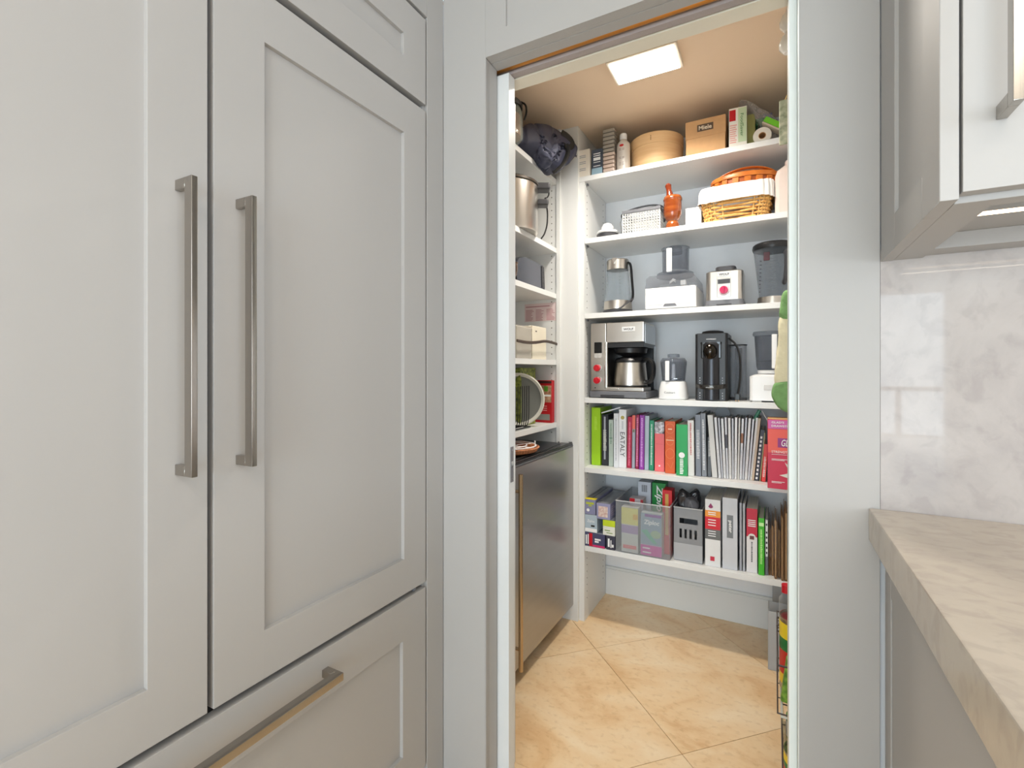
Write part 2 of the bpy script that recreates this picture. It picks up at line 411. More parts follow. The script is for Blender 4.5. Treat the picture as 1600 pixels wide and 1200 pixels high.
m = M(); shaker(m, -W2, W2, .114, .6055, -.4893, ly(.9675), .199, .5005)
d = m.make('drawer', cab, fr)
m = M().box(.0272, .0472, -.255, ly(.7286), .549, .5655, .0012).box(0, .028, ly(.7286) - .0165, ly(.7286), .549, .5655, .0008, 1).box(0, .028, -.255, -.2385, .549, .5655, .0008, 1)
m.make('handle', nickel, d, label='straight square nickel pull')
m = M(); shaker(m, -W2, W2, 1.9335, 2.168, -.4893, ly(.9710), 2.019, 2.0785)
m.make('upper_panel', cab, fr)
M().box(-.60, -.026, -W2 - .01, W2 + .004, .10, 2.18).box(-.60, -.05, -W2, W2, 0, .10).make('case', gapm, fr, smooth=False)
M().lathe([(0, 0), (.006, 0), (.006, .006), (0, .006)], -.013, W2 - .035, .608, 12).make('hinge_cap', greyp, fr)
# surround
structure('trim_7', M().box(XF - .6, XF, 1.0675, YP - .0002, 0, 2.75, .0006, 1).box(XF - .6, XF - .012, 1.0605, 1.0675, 0, 2.18), cab)
structure('trim_8', M().box(XF - .022, XF, -.2, 1.0665, 2.179, 2.75, .0006, 1), cab)
structure('trim_9', M().box(XF - .6, XF, -.145, -.114, 0, 2.178, .0006, 1), cab)

# ---------------------------------------------------------------- right: wall cabinet, base cabinet, worktop
CX = .1777; CF = .7708; CZ = 1.4075
uc = thing('wall_cabinet', 'pale grey wall cabinet with lit underside over the stone splashback', 'cabinet', (CX, CF, CZ))
dp = YP - CF - .001
sy = YX(1397.5, CX) - CF    # recess edge on the side panel
m = M().box(0, .0185, .0002, .08, 0, 1.3, .0008, 1).box(0, .0185, sy, dp, 0, 1.3, .0008, 1).box(0, .0185, .08, sy, 0, .058, .0005, 1).box(.006, .0185, .08, sy, .058, 1.3)
m.make('side_panel', cab, uc)
M().box(.0215, .50, 0, .02, .008, 1.3, .0015).make('door', cab, uc)
hx = X(1556, CF) - CX; hz = 1.4945 - CZ
M().box(hx, hx + .0105, -.0475, -.032, hz, hz + .46, .001).box(hx, hx + .0105, -.033, 0, hz, hz + .0165, .0008, 1).box(hx, hx + .0105, -.033, 0, hz + .4435, hz + .46, .0008, 1).make('handle', nickel, uc, label='straight square nickel pull')
M().box(.503, .98, 0, .02, .008, 1.3, .0015).make('door', cab, uc)
M().box(.0188, 1.4, .022, dp, .03, 1.3).make('case', cab, uc, smooth=False)
M().box(.0188, 1.4, .0205, .05, 0, .03, .0006, 1).box(.0188, .062, .05, dp, .0005, .03, .0006, 1).box(.062, 1.4, dp - .055, dp - .001, .004, .03, .001).make('light_rail', cab, uc)
M().box(.0622, 1.38, .153, .166, .0195, .0299).make('strip_light_channel', cab, uc, smooth=False)
M().box(.064, 1.37, .1545, .1645, .0165, .0195).make('strip_light', PM('strip_glow', (255, 226, 190), .5, emit=5.0), uc, smooth=False, label='glowing warm light strip')

KX = X(1357, 1.1415)
wt = M().box(0, 1.5, -1.3, 0, -.062, 0, .003, 2).make('worktop', stone_top, loc=(KX, YP - .0005, .9385), label='thick warm-lit grey stone worktop at the right edge', cat='worktop')
bx0 = X(1371, YP) + .012
bc = thing('base_cabinet', 'pale grey base cabinet under the stone worktop', 'cabinet', (bx0, YP - .001, 0))
by = YX(1391.5, bx0) - YP
m = M().box(0, .02, by, 0, .0, .875, .0008, 1).box(0, .02, -1.25, by - .0025, .79, .875, .0008, 1).box(.002, .02, -1.25, by - .0025, .0, .79, .0006, 1).box(.008, .02, by - .003, by, 0, .875)
m.make('end_panel', cab, bc)
M().box(.021, 1.45, -1.24, -.001, .0, .875).make('case', cab, bc, smooth=False)

# ---------------------------------------------------------------- pantry ceiling light
lp = thing('ceiling_light', 'square bright white light panel on the pantry ceiling', 'light', (-.432, 1.852, CE))
M().box(-.128, .128, -.080, .080, -.018, -.0002, .002).make('frame', PM('lamp_frame', (235, 225, 208), .6), lp)
M().box(-.118, .118, -.070, .070, -.0235, -.0182, .002).make('diffuser', PM('lamp_glow', (255, 252, 246), .5, emit=6.0), lp, label='glowing white diffuser')

# ---------------------------------------------------------------- shelving units
SB = {1: 2.134, 2: 1.835, 3: 1.476, 4: 1.0726, 5: .7395, 6: .363}     # shelf tops, back unit
SL = {1: 2.134, 2: 1.800, 3: 1.577, 4: 1.254, 5: .950}                # left unit
su = thing('shelving_unit', 'white shelving unit of six shelves across the back wall', 'shelves', (0, YS, 0))
dpt = YB + .015 - YS
for k, z in SB.items():
    if k == 1: M().box(XS - .026, XR - .001, 0, dpt, z - .024, z, .0008, 1).make('shelf', wht, su)
    else: M().box(XS + .0005, XR - .001, .002, dpt, z - .024, z, .0008, 1).make('shelf', wht, su)
M().box(XS - .026, XS, 0, dpt - .016, 0, SB[1] - .0245, .0008, 1).make('side_panel', wht, su)
m = M()
z = .10
while z < 2.09:
    if all(abs(z - s + .012) > .02 for s in SB.values()):
        for yy in (.037, dpt - .06): m.lathe([(0, .0), (.0032, .0), (.0032, .0004), (0, .0004)], XS, yy, z, 6, 'X')
    z += .032
m.make('peg_holes', PM('peg_hole', (120, 118, 112), .8), su, kind='stuff')
m = M()
for k, z in SB.items(): m.box(XS, XS + .008, .03, .044, z - .034, z - .0245, .001, 1)
m.make('shelf_pins', greyp, su, kind='stuff')

lu = thing('shelving_unit', 'white shelving unit of five shelves on the left pantry wall', 'shelves', (XL, 0, 0))
for k, z in SL.items(): M().box(XW - XL + .001, 0, 1.33, YE - .0005, z - .024, z, .0008, 1).make('shelf', wht, lu)
M().box(XW - XL + .001, 0, YE, YE + .018, 0, CE - .001, .0008, 1).make('side_panel', wht, lu)
m = M(); z = .9
hy = X(862, YE) - XL
while z < 2.1:
    if all(abs(z - s + .012) > .02 for s in SL.values()):
        m.lathe([(0, 0), (.003, 0), (.003, .0004), (0, .0004)], hy, YE, z, 6, 'Y'); m.lathe([(0, 0), (.003, 0), (.003, .0004), (0, .0004)], hy - .25, YE, z, 6, 'Y')
    z += .032
m.make('peg_holes', PM('peg_hole2', (95, 90, 84), .8), lu, kind='stuff')
structure('trim_10', M().box(XL, XL + .02, 2.176, YE + .3, 0, CE, .0008, 1).box(XL + .02, XS - .0262, 2.19, YB + .01, 0, CE, .0006, 1), wht)

structure('trim_11', M().box(-1.6, 1.8, -3.34, -3.30, 1.02, 1.06).box(-1.6, 1.8, -3.34, -3.30, .10, .13).box(-1.2, -1.16, -3.34, -3.30, 0, 1.02).box(-.2, -.16, -3.34, -3.30, 0, 1.02).box(.98, 1.02, -3.34, -3.30, 0, 1.02), greyp, False)

# ================================================================ things on the shelves
def cx(c0, c1, Y): a, b = X(c0, Y), X(c1, Y); return (a + b) / 2, b - a

# ---- top back shelf
z1 = SB[1]
def carton(label, x0, x1, Y, z, h, d, mat, cat='box', name='carton', group=None, rz=0, lid=True):
    w = x1 - x0
    t = thing(name, label, cat, ((x0 + x1) / 2, Y, z + .0005), rz, group)
    M().box(-w / 2, w / 2, 0, d, 0, h, .0008, 1).make('body', mat, t)
    if lid: M().box(-w / 2 + .001, w / 2 - .001, .0008, d - .001, h, h + .0012, .0004, 1).box(-w/2+.001, w/2-.001, -.0006, 0.0004, h - .012, h + .001).make('lid_flap', mat, t)
    return t, w
Y = 2.212
t, w = carton('small white cream medicine carton at the left end of the top shelf', X(901, Y), X(921.5, Y), Y, z1, .128, .07, col(232, 224, 210, .6), 'box', 'medicine_carton')
marks(t, col(150, 150, 158, .7), [(-w * .3, w * .2, z, z + .003) for z in (.03, .038, .062, .07, .092, .1)])
t, w = carton('small dark navy and light blue carton beside the medicine carton', X(923.5, Y), X(940, Y), Y + .01, z1, .122, .07, col(70, 78, 92, .5), 'box', 'medicine_carton')
marks(t, col(150, 180, 196, .6), [(-w / 2, w / 2, .001, .034)]); marks(t, inkw, [(-w * .33, w * .33, z, z + q) for z, q in ((.1, .004), (.09, .004), (.07, .014), (.06, .003), (.042, .003))], y=-.0004)
# stack of clear containers in a sleeve
Y = 2.235; xx, w = cx(941, 960, Y)
t = thing('container_stack', 'tall sleeve of nested clear lids between navy carton and spray bottle', 'containers', (xx, Y + .03, z1 + .0005))
m = M().box(-w / 2, w / 2, -.028, .028, 0, .012, .001, 1); m.make('base', blackp, t)
for k in range(11):
    M().rbox(-w / 2 + .001, w / 2 - .001, -.029, .029, .0135 + k * .0186, .0135 + k * .0186 + .0155, .006, 3, .002).make('clear_lid', PM('stacked_clear', (176, 170, 160), .1, alpha=.85) if k > 4 else PM('stacked_pink', (226, 205, 190), .2, alpha=.92), t)
# white pump bottle
xx, w = cx(960.5, 982, Y)
t = thing('spray_bottle', 'translucent spray bottle with white cap and red label', 'bottle', (xx, Y + .032, z1 + .0005))
r = w / 2 * .97
M().lathe([(0, 0), (r * .95, 0), (r, .004), (r, .125), (r * .92, .14), (r * .55, .152), (r * .5, .158), (0, .158)], seg=28).make('bottle_body', PM('milky_bottle', (222, 214, 204), .2, alpha=.9), t)
M().lathe([(0, .158), (r * .52, .158), (r * .54, .162), (r * .54, .182), (r * .46, .186), (0, .186)], seg=24).make('cap', whp, t)
m = M(); m.lathe([(0, 0), (.010, 0), (.010, .001), (0, .001)], 0, -r + .0003, .122, 20, 'Y', sy=.55); m.make('red_label', col(200, 40, 40, .5), t)
marks(t, col(150, 130, 120, .6), [(-r * .4, r * .4, z, z + .002) for z in (.03, .036, .042, .06, .066, .1, .106)], y=-r + .0006)
# bentwood steamer
Yc = 2.375; xx, w = cx(983, 1071, Yc)
r = w / 2 * .93
t = thing('bamboo_steamer', 'round pale bamboo steamer on the top shelf', 'steamer', (xx, Yc, z1 + .0005))
bam = wood_mat('bamboo', (240, 202, 152), (230, 186, 134), .5, 5, (1, 1, 14))
M().lathe([(r * .9, 0), (r * .985, 0), (r * .985, .112), (r * .9, .112)], seg=48, caps=False).lathe([(0, .004), (r * .9, .004), (r * .9, .008), (0, .008)], seg=32).make('lower_ring', bam, t)
M().lathe([(r * .93, .1125), (r, .1125), (r, .160), (r * .97, .163), (r * .2, .172), (0, .172), (0, .166), (r * .2, .166), (r * .93, .156)], seg=48, caps=False).make('lid', bam, t)
m = M()
for k in range(3): m.box(-.0016, .0016, -r - .0012, -r + .002, .125 + k * .008, .130 + k * .008)
m.make('stitching', col(150, 100, 58, .6), t)
# two-part kraft box
Y = 2.222; x0, x1 = X(1071, Y), X(1134, Y); w = x1 - x0
t = thing('cardboard_box', 'kraft cardboard box with dark printed label on the top shelf', 'box', ((x0 + x1) / 2, Y, z1 + .0005))
M().box(-w / 2 + .002, w / 2 - .002, .002, .19, 0, .082, .001, 1).make('base', card, t)
M().box(-w / 2, w / 2, 0, .192, .074, .150, .001, 1).make('lid', card, t)
marks(t, col(96, 76, 60, .7), [(-w * .2, w * .2, .098, .128)], label='brown label panel'); text('Miele', t, col(230, 214, 190, .6), w * .32, .018, (0, -.0005, .113), bold=.02)
# food saver carton, angled
Y = 2.225; x0, x1 = X(1139, Y), X(1167, Y); w = x1 - x0
t = thing('carton', 'white carton with red square and green leaf print beside the kraft box', 'box', ((x0 + x1) / 2, Y, z1 + .0005), .06)
M().box(-w / 2, w / 2, 0, .2, 0, .166, .001, 1).make('body', col(236, 232, 222, .5), t)
marks(t, red, [(-w / 2 + .002, -w * .12, .112, .158)]); marks(t, col(196, 214, 178, .6), [(w * .02, w / 2 - .001, .02, .162)])
marks(t, col(232, 168, 160, .6), lines(-w * .45, -w * .05, .02, .1, 9), y=-.0001)
text('FoodSaver', t, col(60, 120, 60, .6), .095, .012, (w * .24, -.0006, .09), 'S')
# olive package and paper roll, clear bag over them
Y = 2.25; x0, x1 = X(1167, Y), X(1180, Y); w = x1 - x0
t, w = carton('narrow olive green packet between the leaf carton and the paper roll', x0, x1, Y, z1, .135, .12, PM('olive_packet', (128, 128, 74), .4, bump=(60, .4)), 'packet', 'packet')
Y = 2.24; rr = .034
t = thing('paper_roll', 'white roll on a brown core lying under the clear bag', 'roll', (X(1191, Y), Y, z1 + rr + .0005))
M().lathe([(.014, 0), (rr, 0), (rr, -.11), (.014, -.11)], 0, 0, 0, 32, 'Y', caps=False).make('paper', PM('roll_paper', (236, 230, 218), .8), t)
M().lathe([(.012, 0), (.0142, 0), (.0142, -.11), (.012, -.11)], 0, 0, 0, 24, 'Y', caps=False).make('core', card, t)
t = thing('sponge', 'bright green sponge tilted on the top shelf beneath the clear bag', 'sponge', (X(1213, 2.225), 2.225, z1 + .0595), rot=(0, math.radians(36), 0))
M().box(-.055, .055, 0, .05, -.006, .016, .003, 2).make('foam', PM('green_foam', (120, 205, 50), .8, bump=(300, .5)), t)
M().box(-.055, .055, 0.001, .049, -.013, -.0061, .002, 2).make('scrub_pad', col(205, 190, 170, .9), t)
def blob(name, pts, offs, mat, parent=None, bulge=.3, noise_a=.01, sub=2, nscale=14, push=None, ks=(.45, .8, .8), **kw):
    """soft pillow: front outline (3-D loop), thickness vector, puffed and creased"""
    bm = bmesh.new(); P = [Vector(p) for p in pts]; c = sum(P, Vector()) / len(P); o = Vector(offs)
    f = -o.normalized() * (push or o.length * bulge)
    loops = [[c + (p - c) * k + o * t + f * q for p in P] for k, t, q in ((ks[0], 0, 1), (ks[1], 0, .75), (1, .18, 0), (1, .75, 0), (ks[2], 1, 0))]
    L = [[bm.verts.new(p) for p in lp] for lp in loops]; n = len(P)
    a = bm.verts.new(c + f * 1.05); b = bm.verts.new(c + o)
    for i in range(n):
        j = (i + 1) % n
        bm.faces.new((a, L[0][j], L[0][i])); bm.faces.new((b, L[-1][i], L[-1][j]))
        for A, B in zip(L, L[1:]): bm.faces.new((A[i], A[j], B[j], B[i]))
    bmesh.ops.recalc_face_normals(bm, faces=bm.faces[:])
    me = bpy.data.meshes.new(name); bm.to_mesh(me); bm.free(); me.materials.append(mat)
    ob = bpy.data.objects.new('tmp', me); C.objects.link(ob)
    md = ob.modifiers.new('s', 'SUBSURF'); md.levels = sub + 1; md.render_levels = sub + 1
    dg = bpy.context.evaluated_depsgraph_get(); m2 = bpy.data.meshes.new_from_object(ob.evaluated_get(dg)); m2.name = name
    bpy.data.objects.remove(ob)
    for v in m2.vertices:
        q = Vector(v.co); nn = noise.noise_vector(q * nscale) * noise_a + noise.noise_vector(q * nscale * 3) * noise_a * .25
        rg = abs(noise.noise(q * nscale * 1.7 + Vector((5, 3, 1))))
        v.co = q + nn - v.normal * (max(0, .22 - rg) * noise_a * 2.6)
    m2.shade_smooth()
    return link(name, m2, parent, **kw)
Y = 2.27
pts = [(X(c, Y), Y, Z(c, r_, Y)) for c, r_ in ((1152, 150), (1166, 157), (1184, 166), (1198, 170), (1210, 180), (1221, 186), (1222, 205), (1210, 208), (1196, 205), (1186, 200), (1179, 190), (1168, 172), (1155, 160))]
bagm = clear('clear_bag_film', (246, 245, 244), (232, 228, 226), .14, .45, .12, .4, bump=(50, .7))
blob('plastic_bag', pts, (0, .12, 0), bagm, None, .3, .007, 2, 20, label='crumpled clear plastic bag reaching up beside the leaf carton', cat='bag')
for k, (c0, c1, r0, r1, cc, nm) in enumerate(((1180, 1197, 186, 197, (30, 120, 62), 'dark green tube packet inside the clear bag'), (1194, 1207, 178, 200, (92, 98, 150), 'blue violet packet inside the clear bag'))):
    Y = 2.30 + k * .02
    x0, x1 = X(c0, Y), X(c1, Y); za, zb = Z(c0, r1, Y), Z(c0, r0, Y)
    m = M().box(-(x1 - x0) / 2, (x1 - x0) / 2, 0, .04, -(zb - za) / 2, (zb - za) / 2, .004, 2)
    m.make('packet', col(*cc), loc=((x0 + x1) / 2, Y, (za + zb) / 2), label=nm, cat='packet')

# ---- second back shelf
z2 = SB[2]
Y = 2.225; xx, w = cx(926, 962, Y)
t = thing('citrus_juicer', 'white domed citrus juicer on a dark grey base', 'juicer', (xx, Y + .055, z2 + .0005))
M().lathe([(0, 0), (.046, 0), (.052, .006), (.052, .022), (.047, .026), (0, .026)], seg=32).make('base', dgrey, t)
M().lathe([(0, .0262), (.050, .0262), (.053, .032), (.046, .040), (.030, .043), (.029, .060), (.020, .074), (.006, .080), (0, .080)], seg=32).make('cone', whp, t)
# wire pieces behind
xx = X(966, 2.33)
M().tube([(-.03, 0, .0), (-.02, 0, .05), (-.035, .01, .09), (-.01, 0, .118), (.0, .01, .10), (.018, 0, .125), (.03, 0, .10), (.03, 0, .0)], .0013, 6, smooth=2).make('wire_whisk', chrome, loc=(xx + .03, 2.36, z2 + .012), label='thin looped wire utensil standing behind the grey mesh basket', cat='utensil')
# mesh basket with bail
Y = 2.23; x0, x1 = X(973, Y), X(1031, Y); w = x1 - x0; hh = Z(1000, 326, Y) - z2
t = thing('mesh_basket', 'pale grey perforated basket with dark wire bail handle', 'basket', ((x0 + x1) / 2, Y, z2 + .0005))
m = M(); d = .15
m.box(-w / 2, w / 2, 0, d, 0, .003)
n = 14; nz_ = 7
for (a, b, fx) in ((-w / 2, w / 2, 0), (-w / 2, w / 2, 1)):
    y0_, y1_ = (0, .002) if fx == 0 else (d - .002, d)
    for i in range(n + 1):
        q = a + (b - a) * i / n; m.box(q - .0021, q + .0021, y0_, y1_, .003, hh - .012)
    for j in range(nz_ + 1):
        q = .004 + (hh - .018) * j / nz_; m.box(a, b, y0_, y1_, q - .0021, q + .0021)
for xw in (-w / 2, w / 2 - .002):
    for i in range(13):
        q = d * i / 12; m.box(xw, xw + .002, q - .0021, q + .0021, .003, hh - .012)
    for j in range(nz_ + 1):
        q = .004 + (hh - .018) * j / nz_; m.box(xw, xw + .002, 0, d, q - .0021, q + .0021)
m.make('mesh_wall', PM('pale_grey_plastic', (214, 214, 212), .4), t, smooth=False)
M().box(-w / 2 - .003, w / 2 + .003, -.003, .003, hh - .014, hh, .001, 1).box(-w / 2 - .003, w / 2 + .003, d - .003, d + .003, hh - .014, hh, .001, 1).box(-w / 2 - .003, -w / 2 + .003, 0, d, hh - .014, hh, .001, 1).box(w / 2 - .003, w / 2 + .003, 0, d, hh - .014, hh, .001, 1).make('rim', greyp, t)
M().tube([(-w / 2 - .004, d * .5, hh - .01), (-w / 2 - .02, d * .4, hh - .016), (-w / 2 - .018, d * .3, hh + .004), (-w / 4, d * .45, hh + .028), (w * .2, d * .5, hh + .034), (w / 2 + .002, d * .5, hh + .020), (w / 2 + .006, d * .5, hh - .01), (w / 2 + .006, d * .5, hh * .5)], .0042, 8, smooth=2).make('bail_handle', col(50, 50, 54, .4), t)
# mortar and pestle
Yc = 2.262; xx = X(1051, Yc)
mw = PM('red_turned_wood', (160, 86, 36), .16, var=(9, 0, (120, 46, 14)), stretch=(1, 1, 5), coat=.6)
t = thing('mortar', 'glossy reddish brown turned wooden mortar beside the mesh basket', 'mortar', (xx, Yc, z2 + .0005))
H = Z(1051, 303, Yc - .04) - z2
k = H / .118
M().lathe([(0, 0), (.029, 0), (.031, .005 * k), (.029, .011 * k), (.030, .015 * k), (.027, .024 * k), (.022, .030 * k), (.029, .036 * k), (.038, .05 * k), (.0395, .064 * k), (.038, .100 * k), (.041, .104 * k), (.041, .110 * k), (.036, H), (.032, H - .003), (.031, H * .5), (0, H * .4)], seg=40).make('bowl', mw, t)
pz = H * .42
tp = thing('pestle', 'dark red wooden pestle leaning in the mortar', 'pestle', (xx + .003, Yc, z2 + pz), rot=(0, math.radians(-9), 0))
M().lathe([(0, 0), (.014, .002), (.018, .012), (.016, .03), (.018, .060), (.0185, .080), (.015, .10), (.0115, .118), (.0125, .134), (.014, .143), (.009, .150), (0, .151)], seg=24).make('shaft', PM('dark_turned_wood', (130, 52, 24), .18, coat=.5), tp)
# white box behind
Y = 2.30
t, w = carton('plain white carton between the mortar and the wicker basket', X(1071, Y), X(1096, Y), Y, z2, .098, .1, col(238, 238, 236, .5))
# wicker basket with cloth liner
Y = 2.222; x0, x1 = X(1094, Y), X(1207, Y); w = x1 - x0; hb = .118
t = thing('wicker_basket', 'golden wicker basket with a white cloth liner folded over its rim', 'basket', ((x0 + x1) / 2, Y, z2 + .0005))
wick = PM('wicker', (238, 190, 112), .5, var=(60, 0, (214, 152, 76)))
bm_d = .24
def bpt(s_, z_):   # rounded-rectangle perimeter of the basket at height z, s in 0..1
    fl_ = .84 + .16 * z_ / hb; a, b = w / 2 * fl_, bm_d / 2 * (.9 + .1 * z_ / hb)
    an = 2 * PI * s_; e = .32
    ca, sa = math.cos(an), math.sin(an)
    return Vector((math.copysign(abs(ca) ** e, ca) * a, bm_d / 2 + math.copysign(abs(sa) ** e, sa) * b, z_))
NS = 30
for lay in range(9):
    m = M(); z_ = .007 + lay * (hb - .012) / 8
    pts = []
    for i in range(NS * 2):
        p = bpt(i / (NS * 2), z_); c_ = Vector((0, bm_d / 2, z_)); out = (p - c_).normalized()
        pts.append(p + out * (.0055 * (1 if ((i // 2) + lay) % 2 else -1)))
    m.tube(pts, .0050, 6, closed=True); m.make('woven_strand', wick, t)
m = M()
for i in range(NS): m.tube([bpt((i + .25) / NS, .004), bpt((i + .25) / NS, hb - .004)], .0036, 6)
m.make('stakes', PM('wicker_pale', (224, 180, 110), .5), t, kind='stuff')
M().tube([bpt(i / 96, hb - .004) for i in range(96)], .006, 8, closed=True).make('rim', PM('wicker_dark', (176, 110, 52), .5), t)
M().prism([(math.copysign(abs(math.cos(a)) ** .4, math.cos(a)) * w / 2 * .8, bm_d / 2 + math.copysign(abs(math.sin(a)) ** .4, math.sin(a)) * bm_d / 2 * .85) for a in [2 * PI * q / 32 for q in range(32)]], .001, .005, 'Z').make('base', wick, t)
bm = bmesh.new(); rows = []
prof = [(-.042, .0155), (-.03, .0135), (.0, .0125), (.02, .011), (.030, .007), (.032, .0), (.028, -.006), (.0, -.010), (-.04, -.014), (-.08, -.02)]
for (dz, off) in prof:
    row = []
    for i in range(160):
        p = bpt(i / 160, hb); c_ = Vector((0, bm_d / 2, hb)); out = (p - c_).normalized()
        hang = 1
        zz = hb + dz * (1 if dz > 0 else .85)
        if dz < 0 and off > 0: zz += (.003 * math.sin(i * .16) - .006 * math.cos(2 * PI * i / 160 + .3)) * min(1, -dz * 25)
        row.append(bm.verts.new(Vector((p.x, p.y, zz)) + out * (off + .0022 * math.sin(i * .9) + .003 * noise.noise(Vector((i * .17, dz * 40, 0))))))
    rows.append(row)
for A, B in zip(rows, rows[1:]):
    for i in range(160): bm.faces.new((A[i], A[(i + 1) % 160], B[(i + 1) % 160], B[i]))
mm = M(); mm.join(bm); mm.make('cloth_liner', PM('white_cotton', (238, 236, 232), .9, bump=(40, .4)), t, label='white cotton liner')
# orange woven basket resting on the liner basket
t = thing('woven_basket', 'small orange brown splint basket with lid resting in the lined basket', 'basket', (X(1163, 2.32), 2.335, z2 + .128), .0, rot=(0, math.radians(1), math.radians(2)))
spl = PM('orange_splint', (222, 134, 56), .35, var=(24, 0, (196, 104, 38)))
spl2 = PM('orange_splint_dark', (176, 92, 44), .35)
A_, B_ = .132, .085
m = M().lathe([(0, .0), (A_ * .9, .0), (A_ * .97, .01), (A_ * .96, .055), (A_ * .9, .056), (0, .05)], seg=48, sy=B_ / A_); m.make('body', spl2, t)
for row in range(2):
    for i in range(36):
        if (i + row) % 2: continue
        a0 = 2 * PI * i / 36; a1 = 2 * PI * (i + 1.05) / 36; m = M(); zz = .012 + row * .022
        q = []
        for rr_ in (1.0, .96):
            for a in (a0, (a0 + a1) / 2, a1): q.append((A_ * (rr_ + (.03 if rr_ == 1 else 0)) * math.cos(a), B_ * (rr_ + (.03 if rr_ == 1 else 0)) * math.sin(a)))
        m.prism([q[0], q[1], q[2], q[5], q[4], q[3]], zz, zz + .02, 'Z').make('splint', spl, t, smooth=False)
M().lathe([(A_ * .94, .056), (A_ * 1.04, .056), (A_ * 1.05, .064), (A_ * 1.02, .074), (A_ * .8, .084), (A_ * .4, .090), (0, .092), (0, .088), (A_ * .4, .085), (A_ * .94, .07)], seg=48, sy=B_ / A_, caps=False).make('lid', spl, t)
M().tube([(-A_ * .98, -.02, .062), (-A_ * .6, -.045, .087), (0, -.05, .104), (A_ * .6, -.045, .094), (A_ * .98, -.02, .066)], .004, 6, flat=(.0105, .0022), smooth=2).make('swing_handle', spl, t)
M().lathe([(0, 0), (.004, 0), (.004, .004), (0, .004)], -A_ * .95, -.026, .068, 10, 'Y').make('handle_pin', chrome, t)
# pale jug
Y = 2.225; x0 = X(1211, Y)
t = thing('plastic_jug', 'pale pinkish white plastic jug at the right end of the second shelf', 'jug', (x0 + .055, Y + .05, z2 + .0005))
M().loft([(0, 1), (.15, 1), (.178, .86), (.195, .5), (.2, .4)], [(-.055, -.035), (-.04, -.05), (.04, -.05), (.055, -.035), (.055, .035), (.04, .05), (-.04, .05), (-.055, .035)]).make('jug_body', PM('pale_jug', (226, 210, 202), .35), t)
M().lathe([(0, .2005), (.020, .2005), (.020, .218), (.017, .222), (0, .222)], seg=20).make('cap', col(222, 206, 200), t)

# ---- third back shelf: appliances
z3 = SB[3]
# glass kettle
Yc = 2.305; xx = X(965.5, Yc)
t = thing('glass_kettle', 'glass electric kettle with brushed steel collar and base', 'kettle', (xx, Yc, z3 + .0005))
k = (Z(968, 403, Yc - .05) - z3) / .262
M().lathe([(0, 0), (.070, 0), (.072, .006), (.070, .016), (0, .018)], seg=40).make('power_base', dgrey, t)
M().lathe([(0, .0185), (.066, .0185), (.068, .024 * k), (.0655, .06 * k), (0, .06 * k)], seg=40).make('steel_base', steel, t)
M().lathe([(.065, .0605 * k), (.050, .212 * k), (.0485, .212 * k), (.0635, .0605 * k)], seg=40, caps=False).make('glass_body', glass, t)
m = M().lathe([(.050, .2125 * k), (.0535, .2125 * k), (.0535, .258 * k), (.050, .262 * k), (0, .262 * k), (0, .255 * k), (.049, .255 * k)], seg=40, caps=False)
m.prism([(-.012, .262 * k), (.010, .262 * k), (-.002, .236 * k)], -.062, -.049)
m.make('collar', steel, t)
M().tube([(.052, -.01, .245 * k), (.066, -.012, .235 * k), (.072, -.012, .15 * k), (.078, -.012, .075 * k), (.064, -.01, .055 * k)], .006, 8, flat=(.009, .0055), smooth=2).make('handle', blackp, t)
marks(t, col(90, 92, 96), [(.022, .030, (.09 + i * .016) * k, (.0915 + i * .016) * k) for i in range(7)], y=-.058, name='level_marks')
M().tube([(-.03, -.070, .004), (.0, -.074, .006), (.04, -.070, .022), (.066, -.05, .05), (.078, -.02, .065)], .0035, 8, smooth=2).make('cord', dgrey, t)
# food processor on storage drawer
Y = 2.222; x0, x1 = X(1007.5, Y), X(1088, Y); w = x1 - x0
zf = Z(1050, 448, Y) - z3
t = thing('food_processor', 'large white food processor set with clear lid and feed tube on drawer base', 'food processor', ((x0 + x1) / 2, Y, z3 + .0005))
M().box(-w / 2, w / 2, 0, .26, .004, zf, .006, 3).make('drawer_base', whp, t)
M().box(-w / 2 + .018, w / 2 - .018, -.0012, .002, .02, zf - .018, .001, 1).make('drawer_front', PM('white_plastic2', (230, 230, 230), .3), t)
M().prism([(-.03, .012), (.03, .012), (.022, .024), (-.022, .024)], -.0015, .003).make('drawer_recess', greyp, t)
zc = zf + .055
M().prism([(-w / 2 + .001, zf + .0005), (w / 2 - .001, zf + .0005), (w / 2 - .006, zc - .012), (w / 2 - .02, zc), (-w / 2 + .02, zc), (-w / 2 + .006, zc - .012)], .004, .25).make('clear_cover', clear('clear_cover', (240, 241, 243), (186, 188, 194), .14, .45), t)
M().prism([(-.01, zf + .022), (.006, zf + .034), (.012, zf + .028), (.016, zf + .04), (.004, zf + .046), (-.012, zf + .03)], .05, .07).box(.035, .06, .05, .09, zf + .012, zf + .035, .004).make('blades', PM('pale_parts', (230, 226, 220), .3), t)
rc = w * .36; yc = rc * .92 + .008
M().lathe([(0, zc + .0005), (rc, zc + .0005), (rc * 1.03, zc + .006), (rc * 1.0, zc + .016), (rc * .85, zc + .022), (0, zc + .024)], 0.008, yc, 0, 40).make('bowl_lid', clearg, t)
zt = Z(1050, 392, Y + .08) - z3; rt = w * .265
M().lathe([(rt * .98, zc + .024), (rt, zt), (rt * 1.05, zt + .003), (rt * 1.05, zt + .006), (rt * .9, zt + .006), (rt * .9, zc + .026)], .012, yc - .012, 0, 36, caps=False).lathe([(0, zt - .02), (rt * .5, zt - .02), (rt * .5, zt + .012), (0, zt + .014)], .012, yc - .012, 0, 24).make('feed_tube', clearg, t)
